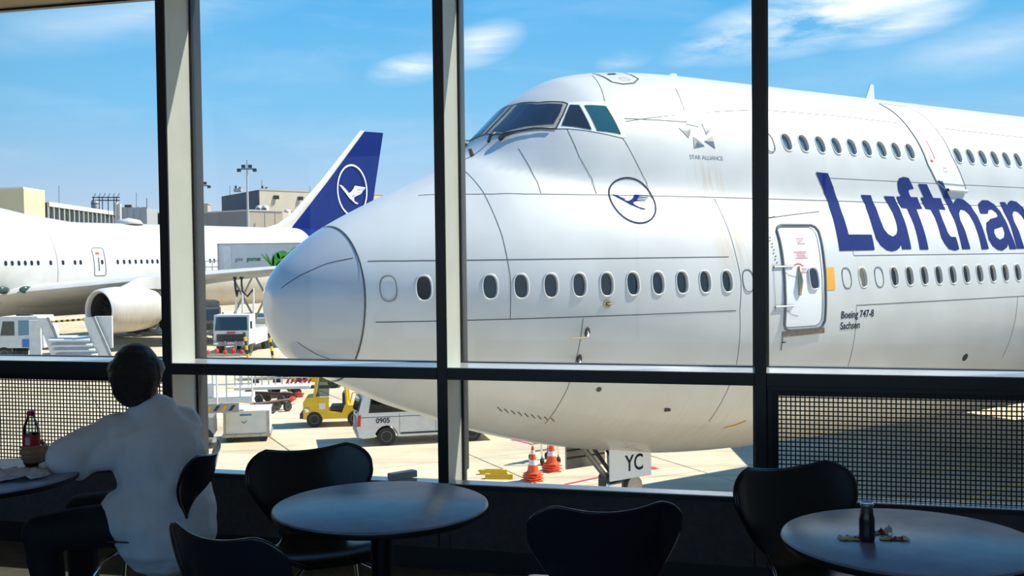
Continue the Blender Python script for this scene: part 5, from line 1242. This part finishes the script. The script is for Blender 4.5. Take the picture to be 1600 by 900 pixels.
def make_chair(name, label, mat_, padded, group=None):
    root = empty(name, (0, 0, 0), 0, label, 'chair', group)
    G = shell_surface(); bm = bmesh.new(); V = [[bm.verts.new(p) for p in r] for r in G]
    for j in range(len(V) - 1):
        for i in range(len(V[0]) - 1): bm.faces.new((V[j][i], V[j][i + 1], V[j + 1][i + 1], V[j + 1][i]))
    me = bpy.data.meshes.new('seat_shell'); bm.to_mesh(me); bm.free()
    for p in me.polygons: p.use_smooth = True
    o = link_mesh('seat_shell', me, mat_, root)
    md = o.modifiers.new('thick', 'SOLIDIFY'); md.thickness = .024 if padded else .011; md.offset = 0
    if padded:
        mb_ = o.modifiers.new('round', 'BEVEL'); mb_.width = .009; mb_.segments = 2; mb_.limit_method = 'ANGLE'
    s2 = o.modifiers.new('smooth', 'SUBSURF'); s2.levels = 1; s2.render_levels = 1
    if padded:
        rim = [G[0][i] for i in range(15)] + [G[j][14] for j in range(1, 35)] + [G[34][i] for i in range(13, -1, -1)] + [G[j][0] for j in range(33, 0, -1)]
        MB().loft(rim, [.0062] * len(rim), n=6, closed=True).build('piping', M_LEATHER, root, smooth=True)
    MB().lathe([(.001, .012), (.075, .010), (.08, 0), (.075, -.012), (.001, -.012)], (0, .02, .418), 20).build('hub', M_BLKM, root, smooth=True)
    for sx, sy in ((-1, -1), (1, -1), (1, 1), (-1, 1)):
        MB().tube([(sx * .03, .02 + sy * .03, .408), (sx * .10, .02 + sy * .10, .402), (sx * .155, .02 + sy * .155, .375), (sx * .18, .02 + sy * .18, .33), (sx * .215, .02 + sy * .215, .10), (sx * .225, .02 + sy * .225, .012)], .008, 8).build('leg', M_CHROME, root, smooth=True)
        MB().cyl((sx * .225, .02 + sy * .225, 0), (sx * .225, .02 + sy * .225, .014), .012, n=10).build('foot_cap', M_BLACKR, root)
    return root
GRPC = 'shell chairs round the lounge tables'
def place(o, x, y, ang, label=None):
    o.location = (x, y, 0); o.rotation_euler = (0, 0, rad_(ang))
    if label: o['label'] = label
    return o
ch = make_chair('shell_chair', 'black padded chair facing the lounge behind the middle round table', M_LEATHER, True, GRPC)
place(ch, -.745, 3.92, 206)
place(copy_tree(ch), 1.05, 3.46, 200, 'black padded chair facing the lounge behind the table with sugar sachets')
ch2 = make_chair('shell_chair', 'black shell chair seen from behind, between the middle and right tables', M_SHELL, False, GRPC)
place(ch2, .262, 3.32, 8)
place(copy_tree(ch2), -.74, 3.04, -33, 'low black shell chair in the left foreground seen from behind, nearest the man')
place(copy_tree(ch2), -1.44, 4.13, 92, 'dark blue shell chair the man in the white shirt sits on')

# ---------- round tables
def round_table(x, y, r, label):
    root = empty('round_table', (x, y, 0), 0, label, 'table', 'round pedestal tables')
    MB().lathe([(.001, .74), (r - .006, .74), (r - .001, .738), (r, .7345)], n=72).build('tabletop', M_TOP, root, auto=60)
    MB().lathe([(r, .7345), (r + .001, .728), (r - .004, .716), (r - .02, .712), (.001, .712)], n=72).build('edge_band', M_TEDGE, root, auto=50)
    MB().cyl((0, 0, .02), (0, 0, .712), .036, n=24).build('pedestal', M_BLKM, root, auto=50)
    MB().lathe([(.001, .03), (.05, .028), (.20, .012), (.21, .0), (.001, 0)], n=40).build('foot_plate', M_BLKM, root, auto=60)
    MB().cyl((0, 0, .69), (0, 0, .712), .11, n=24).build('mounting_plate', M_BLKM, root, auto=50)
    return root
round_table(-.438, 3.34, .352, 'empty round blue-grey table in the middle of the lounge')
round_table(1.115, 2.87, .352, 'round blue-grey table at the right with a small bottle and sugar sachets')
round_table(-2.02, 3.85, .352, 'round table at the left edge where the man rests his arm')

# ---------- small bottle and sachets on the right table
TZ = .74
c = at(1354.5, 848, 2.85)
r = empty('small_bottle', (c.x, 2.85, TZ), 0, 'small dark bottle with silver lid standing on the right table', 'bottle')
MB().lathe([(.001, .0), (.0195, .001), (.0215, .005), (.0218, .02), (.0215, .06), (.0205, .072), (.0175, .083), (.0158, .090), (.0155, .098), (.001, .098)], n=32).build('body', mat('bottle_blue_black', (.012, .016, .03), .25, coat=.4), r, auto=50)
MB().lathe([(.0182, .0815), (.0166, .090), (.0162, .0985), (.0152, .0985), (.0152, .082)], n=32).build('neck', mat('bottle_brown', (.10, .055, .03), .4), r, auto=60)
MB().lathe([(.001, .106), (.014, .106), (.0165, .1075), (.0188, .105), (.019, .1), (.0165, .0975), (.001, .0975)], n=32).build('lid', mat('foil_lid', (.35, .42, .50), .25, metal=.8), r, auto=50)
def wrapper(x, y, rz, L, W, mats, label, seed, lift=.0):
    rn = random.Random(seed); root = empty('sugar_sachet', (x, y, TZ), rad_(rz), label, 'sachet', 'opened sachets on the right table')
    nu, nv = 9, 5
    pts = [[Vector(((i / nu - .5) * L + rn.uniform(-.001, .001), (j / nv - .5) * W, .0018 + abs(math.sin(i * 1.3 + seed) * .5 + rn.uniform(-.4, .6)) * (.0075 + lift * i / nu) * (1 if 0 < j < nv else .35))) for j in range(nv + 1)] for i in range(nu + 1)]
    k0 = 0
    for (a, b, m, nm) in mats:
        bm = bmesh.new(); V = {}
        for i in range(a, b):
            for j in range(nv):
                q = []
                for (p_, q_) in ((i, j), (i + 1, j), (i + 1, j + 1), (i, j + 1)):
                    if (p_, q_) not in V: V[(p_, q_)] = bm.verts.new(pts[p_][q_])
                    q.append(V[(p_, q_)])
                bm.faces.new(q)
        me = bpy.data.meshes.new(nm); bm.to_mesh(me); bm.free(); o = link_mesh(nm, me, m, root)
        md = o.modifiers.new('t', 'SOLIDIFY'); md.thickness = .0006
M_PAPW = mat('sachet_white', (.62, .64, .68), .35, var=.3, vscale=90); M_PAPR = mat('sachet_red', (.45, .03, .02), .35); M_PAPY = mat('sachet_cream', (.70, .58, .22), .45); M_PAPB = mat('sachet_brown', (.10, .05, .04), .4)
def tp(x, y):
    d = (x - 800) / F_PX * RT - (y - 450) / F_PX * UP + FW; return EYE + d * ((TZ - EYE.z) / d.z)
p = tp(1327, 841); wrapper(p.x, p.y, -5, .062, .034, ((0, 6, M_PAPW, 'foil'), (6, 9, M_PAPB, 'printed_end')), 'torn white and brown sachet left of the small bottle', 3)
p = tp(1327, 843.5); wrapper(p.x, p.y - .006, -9, .062, .012, ((0, 9, M_PAPY, 'foil'),), 'yellow edged sachet lying under the one left of the bottle', 5)
p = tp(1378, 833); wrapper(p.x, p.y, 10, .055, .03, ((0, 5, M_PAPB, 'printed_end'), (5, 9, M_PAPW, 'foil')), 'dark and silver sachet standing up right behind the small bottle', 8, .014)
p = tp(1397, 843); wrapper(p.x, p.y, -6, .078, .03, ((0, 3, M_PAPY, 'printed_end'), (3, 7, M_PAPR, 'foil'), (7, 9, M_PAPW, 'torn_end')), 'crumpled cream and red sachet right of the small bottle', 11, .004)

# ---------- cola bottle and wrappings on the left table
bp = at(50, 727, 4.05)
r = empty('drink_bottle', (bp.x, bp.y, TZ), 0, 'clear plastic cola bottle with red cap and red label in the man\'s hand', 'bottle')
M_PET = glass_mat('clear_plastic', tint=(.78, .84, .82), amount=1.2, rough=.05)
M_COLA = mat('cola', (.018, .006, .004), .08, coat=.5)
bo = [(.001, .0), (.024, .0), (.031, .008), (.0325, .02), (.0315, .05), (.0325, .075), (.0325, .13), (.030, .15), (.022, .175), (.0145, .190), (.0135, .200)]
MB().lathe(bo, n=28).build('body', M_PET, r, smooth=True)
MB().lathe([(.001, .003), (.023, .003), (.0295, .01), (.031, .02), (.030, .05), (.031, .075), (.031, .125), (.001, .125)], n=28).build('cola', M_COLA, r, auto=50)
MB().lathe([(.0330, .075), (.0333, .078), (.0333, .122), (.0330, .125)], n=28).build('label', mat('label_red', (.50, .015, .02), .35, var=.15, vscale=60), r, smooth=True)
pt_ = MB(); pt_.box((-.0, -.0336, .10), (.018, .001, .030)); pt_.build('label_print', mat('label_print', (.55, .5, .5), .5), r)
MB().lathe([(.001, .216), (.012, .216), (.0145, .214), (.0148, .200), (.0135, .198), (.001, .198)], n=24).build('cap', mat('cap_red', (.40, .01, .012), .4), r, auto=50)
# crumpled foil with a roll
def crumple(name, label, cat, cx, cy, L, W, H, seed, m, parent=None):
    rn = random.Random(seed); bm = bmesh.new(); nu, nv = 16, 10; V = []
    for i in range(nu + 1):
        row = []
        for j in range(nv + 1):
            a, b = i / nu * 2 - 1, j / nv * 2 - 1; rr_ = max(abs(a), abs(b)) ; e = 1 - .25 * rn.random() * (rr_ > .85)
            row.append(bm.verts.new((a * L / 2 * e, b * W / 2 * e, .003 + H * max(0, 1 - (a * a + b * b) * .8) * rn.uniform(.35, 1.0) + rn.uniform(0, .012))))
        V.append(row)
    for i in range(nu):
        for j in range(nv):
            bm.faces.new((V[i][j], V[i + 1][j], V[i + 1][j + 1])); bm.faces.new((V[i][j], V[i + 1][j + 1], V[i][j + 1]))
    me = bpy.data.meshes.new(name); bm.to_mesh(me); bm.free(); o = link_mesh(name, me, m, parent)
    md = o.modifiers.new('t', 'SOLIDIFY'); md.thickness = .0008
    o.location = (cx, cy, TZ + .001); tag(o, label, cat); return o
crumple('paper_wrapping', 'crumpled white paper wrapping on the left table beside the bottle', 'wrapper', -1.86, 3.80, .25, .15, .032, 4, mat('paper_white', (.62, .66, .72), .45, var=.15, vscale=30)).rotation_euler = (0, 0, .35)
b_ = MB().loft([(-.06, 0, .03), (-.02, .01, .033), (.03, .0, .03), (.06, -.01, .026)], [.018, .026, .024, .014], [.014, .02, .018, .012], n=12, dome=True).build('bread_roll', mat('bread_crust', (.18, .08, .03), .6, var=.4, vscale=40), smooth=True)
b_.location = (-1.985, 3.83, TZ - .008); tag(b_, 'brown bitten roll on the paper wrapping at the left edge', 'food')

# ---------- metal box lying on the sill
bx = empty('sill_box', FM @ Vector((0, .13, SILL)), -FA, 'small blue-grey metal bar lying on the window sill behind the middle table', 'box')
MB().box((0, 0, .018), (.15, .045, .034), rz=rad_(39) + FA, bev=.003).build('duct', mat('duct_blue_grey', (.66, .76, .84), .35), bx)
bx.location = (-.560, 5.105, SILL)

# ---------- the man
SKIN = mat('skin', (.42, .22, .14), .5, var=.12, vscale=14); M_SHIRT = mat('shirt_cotton', (.82, .86, .94), .85, var=.04, vscale=8, bump=.9, bscale=11)
M_TROUS = mat('black_trousers', (.012, .012, .015), .8, bump=.2, bscale=120); M_HAIR = mat('dark_hair', (.014, .008, .006), .38, var=.4, vscale=60, bump=.6, bscale=240); M_SHOE = mat('dark_shoe', (.02, .02, .02), .5)
man = empty('person', (-1.45, 4.1, 0), 0, 'man in loose white t-shirt seated at the left table, seen from behind', 'person')
O_ = Vector((-1.45, 4.1, 0))
def L_(p): return Vector(p) - O_
def blob(name, parts, m, parent, voxel, smooth=4, disp=0):
    mb = MB()
    for pts, rx, ry, side in parts: mb.loft([L_(p) for p in pts], rx, ry, side=side, n=16, dome=True)
    bmesh.ops.recalc_face_normals(mb.bm, faces=mb.bm.faces)
    me = bpy.data.meshes.new(name); mb.bm.to_mesh(me); mb.bm.free(); o = link_mesh(name, me, m, parent)
    rm = o.modifiers.new('fuse', 'REMESH'); rm.mode = 'VOXEL'; rm.voxel_size = voxel; rm.use_smooth_shade = True
    sm_ = o.modifiers.new('soft', 'SMOOTH'); sm_.factor = .5; sm_.iterations = smooth
    if disp:
        tx = bpy.data.textures.new(name + '_folds', 'CLOUDS'); tx.noise_scale = .085; tx.noise_depth = 1
        dm = o.modifiers.new('folds', 'DISPLACE'); dm.texture = tx; dm.strength = disp; dm.mid_level = .5; dm.texture_coords = 'LOCAL'
    return o
pel = (-1.42, 4.12, .535); wst = (-1.425, 4.12, .64); cst = (-1.44, 4.12, .78); shl = (-1.455, 4.14, .885); nck = (-1.478, 4.135, .955)
shax = Vector((.86, .50, 0)).normalized()           # left to right shoulder
sL, sR = (-1.60, 4.06, .865), (-1.36, 4.21, .875)
eL, wL = (-1.755, 3.935, .775), (-1.835, 4.035, .785)
eR, wR = (-1.46, 4.50, .80), (-1.78, 4.22, .775)
hL, kL, aL = (-1.46, 4.02, .52), (-1.83, 3.93, .50), (-1.80, 3.97, .10)
hR, kR, aR = (-1.42, 4.20, .52), (-1.80, 4.24, .51), (-1.82, 4.28, .10)
headc = Vector((-1.520, 4.12, 1.080))
SD = shax[:]
def finger(base, d1, d2, d3, r=.0085, L1=.040, L2=.026, L3=.02):
    p0 = Vector(base); p1 = p0 + Vector(d1).normalized() * L1; p2 = p1 + Vector(d2).normalized() * L2; p3 = p2 + Vector(d3).normalized() * L3
    return ([p0, p1, p2, p3], [r, r * .97, r * .9, r * .8], [r, r * .97, r * .9, r * .8], (0, 0, 1))
B0 = Vector((bp.x, bp.y, 0))
parts = [([pel, wst, cst, shl], [.135, .125, .14, .12], [.10, .095, .10, .085], SD), ([shl, nck, (-1.49, 4.13, 1.0)], [.07, .052, .05], [.06, .05, .05], SD),
         ([(-1.497, 4.125, 1.0), headc + Vector((0, 0, .0)), headc + Vector((.004, 0, .045))], [.062, .080, .070], [.066, .092, .082], SD),
         ([sL, Vector(sL).lerp(Vector(eL), .5), eL], [.052, .046, .040], None, None), ([eL, Vector(eL).lerp(Vector(wL), .5), wL], [.040, .036, .026], [.040, .034, .022], None),
         ([sR, Vector(sR).lerp(Vector(eR), .5), eR], [.052, .046, .040], None, None), ([eR, Vector(eR).lerp(Vector(wR), .5), wR], [.040, .036, .026], [.040, .034, .022], None),
         ([shl, sL], [.06, .055], None, None), ([shl, sR], [.06, .055], None, None),
         ([pel, hL, Vector(hL).lerp(Vector(kL), .5), kL], [.09, .085, .075, .058], None, None), ([kL, Vector(kL).lerp(Vector(aL), .4), aL], [.055, .052, .038], None, None),
         ([pel, hR, Vector(hR).lerp(Vector(kR), .5), kR], [.09, .085, .075, .058], None, None), ([kR, Vector(kR).lerp(Vector(aR), .4), aR], [.055, .052, .038], None, None)]
# left hand round the bottle: palm on its right hand side
pc = B0 + Vector((.048, .0, .785)); parts.append(([wL, Vector(wL).lerp(pc, .55), pc + Vector((-.004, .012, 0))], [.024, .032, .036], [.020, .018, .016], (0, 0, 1)))
for k, (dz_, l) in enumerate(((.030, 1.0), (.010, 1.08), (-.010, 1.0), (-.028, .85))):
    pb_ = pc + Vector((-.006, -.014, dz_)); parts.append(finger(pb_, (-.75, -.62, 0), (-1, .05, 0), (-.75, .65, 0), .0088, .036 * l, .027 * l, .02 * l))
pb_ = pc + Vector((.0, .018, .026)); parts.append(finger(pb_, (-.7, .65, .35), (-1, .1, .1), (-.9, -.3, 0), .0098, .034, .024, .018))
# right hand resting palm down
pr = Vector((-1.845, 4.13, .757)); parts.append(([wR, Vector(wR).lerp(pr, .5), pr], [.028, .036, .038], [.02, .015, .013], (.3, 1, 0)))
for k in range(4):
    o2 = Vector((-.028, .026 - k * .018, 0)); parts.append(finger(pr + o2, (-.95, .12 - .1 * k, .15), (-1, .05, -.2), (-.9, 0, -.5), .008, .034 - .003 * abs(k - 1), .022, .016))
parts.append(finger(pr + Vector((.0, -.03, 0)), (-.6, -.8, 0), (-.9, -.3, 0), (-1, 0, -.1), .0092, .03, .02, .015))
body = blob('body', parts, SKIN, man, .0058, 2)
# face and ears (he looks out at the aircraft)
fdir = Vector((-.28, .96, 0)).normalized(); fs = Vector((fdir.y, -fdir.x, 0))
hc = headc
for s_ in (-1, 1):
    e_ = L_(hc + fs * s_ * .082 + Vector((0, .0, -.012)) - fdir * .004)
    MB().loft([e_ + Vector((0, 0, -.028)), e_ + Vector((0, 0, -.01)) + fs * s_ * .006, e_ + Vector((0, 0, .012)) + fs * s_ * .011, e_ + Vector((0, 0, .028)) + fs * s_ * .006], [.007, .012, .016, .008], [.005, .007, .008, .005], side=tuple(fdir), n=10, dome=True).build('ear', SKIN, man, smooth=True)
    MB().sphere(L_(hc + fdir * .084 + fs * s_ * .031 + Vector((0, 0, .008))), .012, 12).build('eye', mat('eye_white', (.8, .8, .78), .2), man, smooth=True)
MB().loft([L_(hc + fdir * .088 + Vector((0, 0, .012))), L_(hc + fdir * .104 + Vector((0, 0, -.018))), L_(hc + fdir * .092 + Vector((0, 0, -.03)))], [.008, .014, .009], n=10, dome=True).build('nose', SKIN, man, smooth=True)
MB().loft([L_(hc + fdir * .086 - fs * .022 + Vector((0, 0, -.052))), L_(hc + fdir * .096 + Vector((0, 0, -.05))), L_(hc + fdir * .086 + fs * .022 + Vector((0, 0, -.052)))], [.005, .008, .005], n=10, dome=True).build('mouth', mat('lips', (.35, .12, .10), .5), man, smooth=True)
# hair: thick dark cap, longer locks at the right side and nape
rn = random.Random(5)
hp = [([hc + Vector((.0, -.012, -.045)), hc + Vector((.0, -.014, .01)), hc + Vector((.0, -.006, .048))], [.086, .104, .090], [.082, .104, .090], SD),
      ([hc - fdir * .02 + Vector((0, 0, .055)), hc + fdir * .05 + Vector((0, 0, .058))], [.085, .06], [.06, .045], tuple(fs))]
for k in range(34):
    a = -2.0 + 4.0 * k / 33 + rn.uniform(-.05, .05)
    d_ = (-fdir * math.cos(a) + fs * math.sin(a)); top_ = hc + d_ * .085 + Vector((0, 0, .055)); mid = hc + d_ * .100 + Vector((0, 0, .0)); end = hc + d_ * rn.uniform(.082, .094) + Vector((0, 0, -.072 + (.06 if abs(a) > .95 else 0) + rn.uniform(-.014, .012)))
    if abs(a) > .95: mid = hc + d_ * .094 + Vector((0, 0, .03)); end = hc + d_ * .088 + Vector((0, 0, .002 + rn.uniform(-.006, .006)))
    hp.append(([top_, mid, end], [.02, .020, .009], [.012, .011, .006], None))
for k in range(20):
    a = rn.uniform(0, 6.28); d_ = Vector((math.cos(a), math.sin(a), 0)); hp.append(([hc + d_ * .02 + Vector((0, 0, .092)), hc + d_ * .065 + Vector((0, 0, .086)), hc + d_ * .098 + Vector((0, 0, .045))], [.014, .016, .010], [.01, .011, .008], None))
blob('hair', hp, M_HAIR, man, .0055, 2)
# shirt: trunk, collar and wide sleeves; trousers; shoes
sp_ = [([(-1.405, 4.09, .46), (-1.40, 4.10, .56), (-1.415, 4.115, .66), (-1.44, 4.12, .77), (-1.45, 4.13, .86), (-1.462, 4.135, .925)], [.200, .192, .178, .188, .172, .105], [.185, .172, .142, .142, .122, .085], SD),
       ([(-1.44, 4.14, .87), sL], [.085, .074], [.08, .07], None), ([(-1.44, 4.14, .885), sR], [.08, .068], [.08, .066], None),
       ([sL, Vector(sL).lerp(Vector(eL), .45), Vector(sL).lerp(Vector(eL), .86)], [.074, .080, .084], [.070, .074, .080], None),
       ([(-1.56, 4.03, .80), Vector(sL).lerp(Vector(eL), .55) + Vector((.02, 0, -.03)), Vector(sL).lerp(Vector(eL), .8) + Vector((.03, -.005, -.05))], [.075, .065, .052], [.07, .06, .045], None),
       ([sR, Vector(sR).lerp(Vector(eR), .4), Vector(sR).lerp(Vector(eR), .8)], [.070, .074, .078], None, None),
       ([(-1.462, 4.132, .90), (-1.475, 4.133, .955)], [.10, .070], [.092, .070], SD),
       ([(-1.40, 4.12, .53), (-1.47, 4.06, .54), (-1.53, 4.02, .535)], [.16, .15, .13], [.14, .13, .112], SD),
       ([(-1.40, 4.05, .50), (-1.45, 4.0, .50)], [.12, .11], [.10, .09], SD),
       ([(-1.47, 4.06, .66), (-1.50, 4.04, .56), (-1.50, 4.03, .48)], [.09, .10, .09], [.09, .10, .09], None)]
blob('shirt', sp_, M_SHIRT, man, .009, 5, .020)
tr = [([(-1.42, 4.12, .50), hL, Vector(hL).lerp(Vector(kL), .5), kL], [.09, .088, .086, .072], None, None), ([kL, Vector(kL).lerp(Vector(aL), .5), Vector(kL).lerp(Vector(aL), .92)], [.070, .062, .060], None, None),
      ([(-1.42, 4.12, .50), hR, Vector(hR).lerp(Vector(kR), .5), kR], [.11, .10, .088, .072], None, None), ([kR, Vector(kR).lerp(Vector(aR), .5), Vector(kR).lerp(Vector(aR), .92)], [.070, .062, .060], None, None),
      ([(-1.44, 4.04, .52), (-1.40, 4.20, .52)], [.09, .09], [.08, .08], None)]
blob('trousers', tr, M_TROUS, man, .009, 4, .008)
for a_ in (aL, aR):
    A_ = Vector(a_); blob('shoe', [([A_ + Vector((.06, 0, -.055)), A_ + Vector((-.06, 0, -.058)), A_ + Vector((-.17, 0, -.066))], [.042, .045, .036], [.042, .036, .028], (0, 1, 0))], M_SHOE, man, .007, 2)
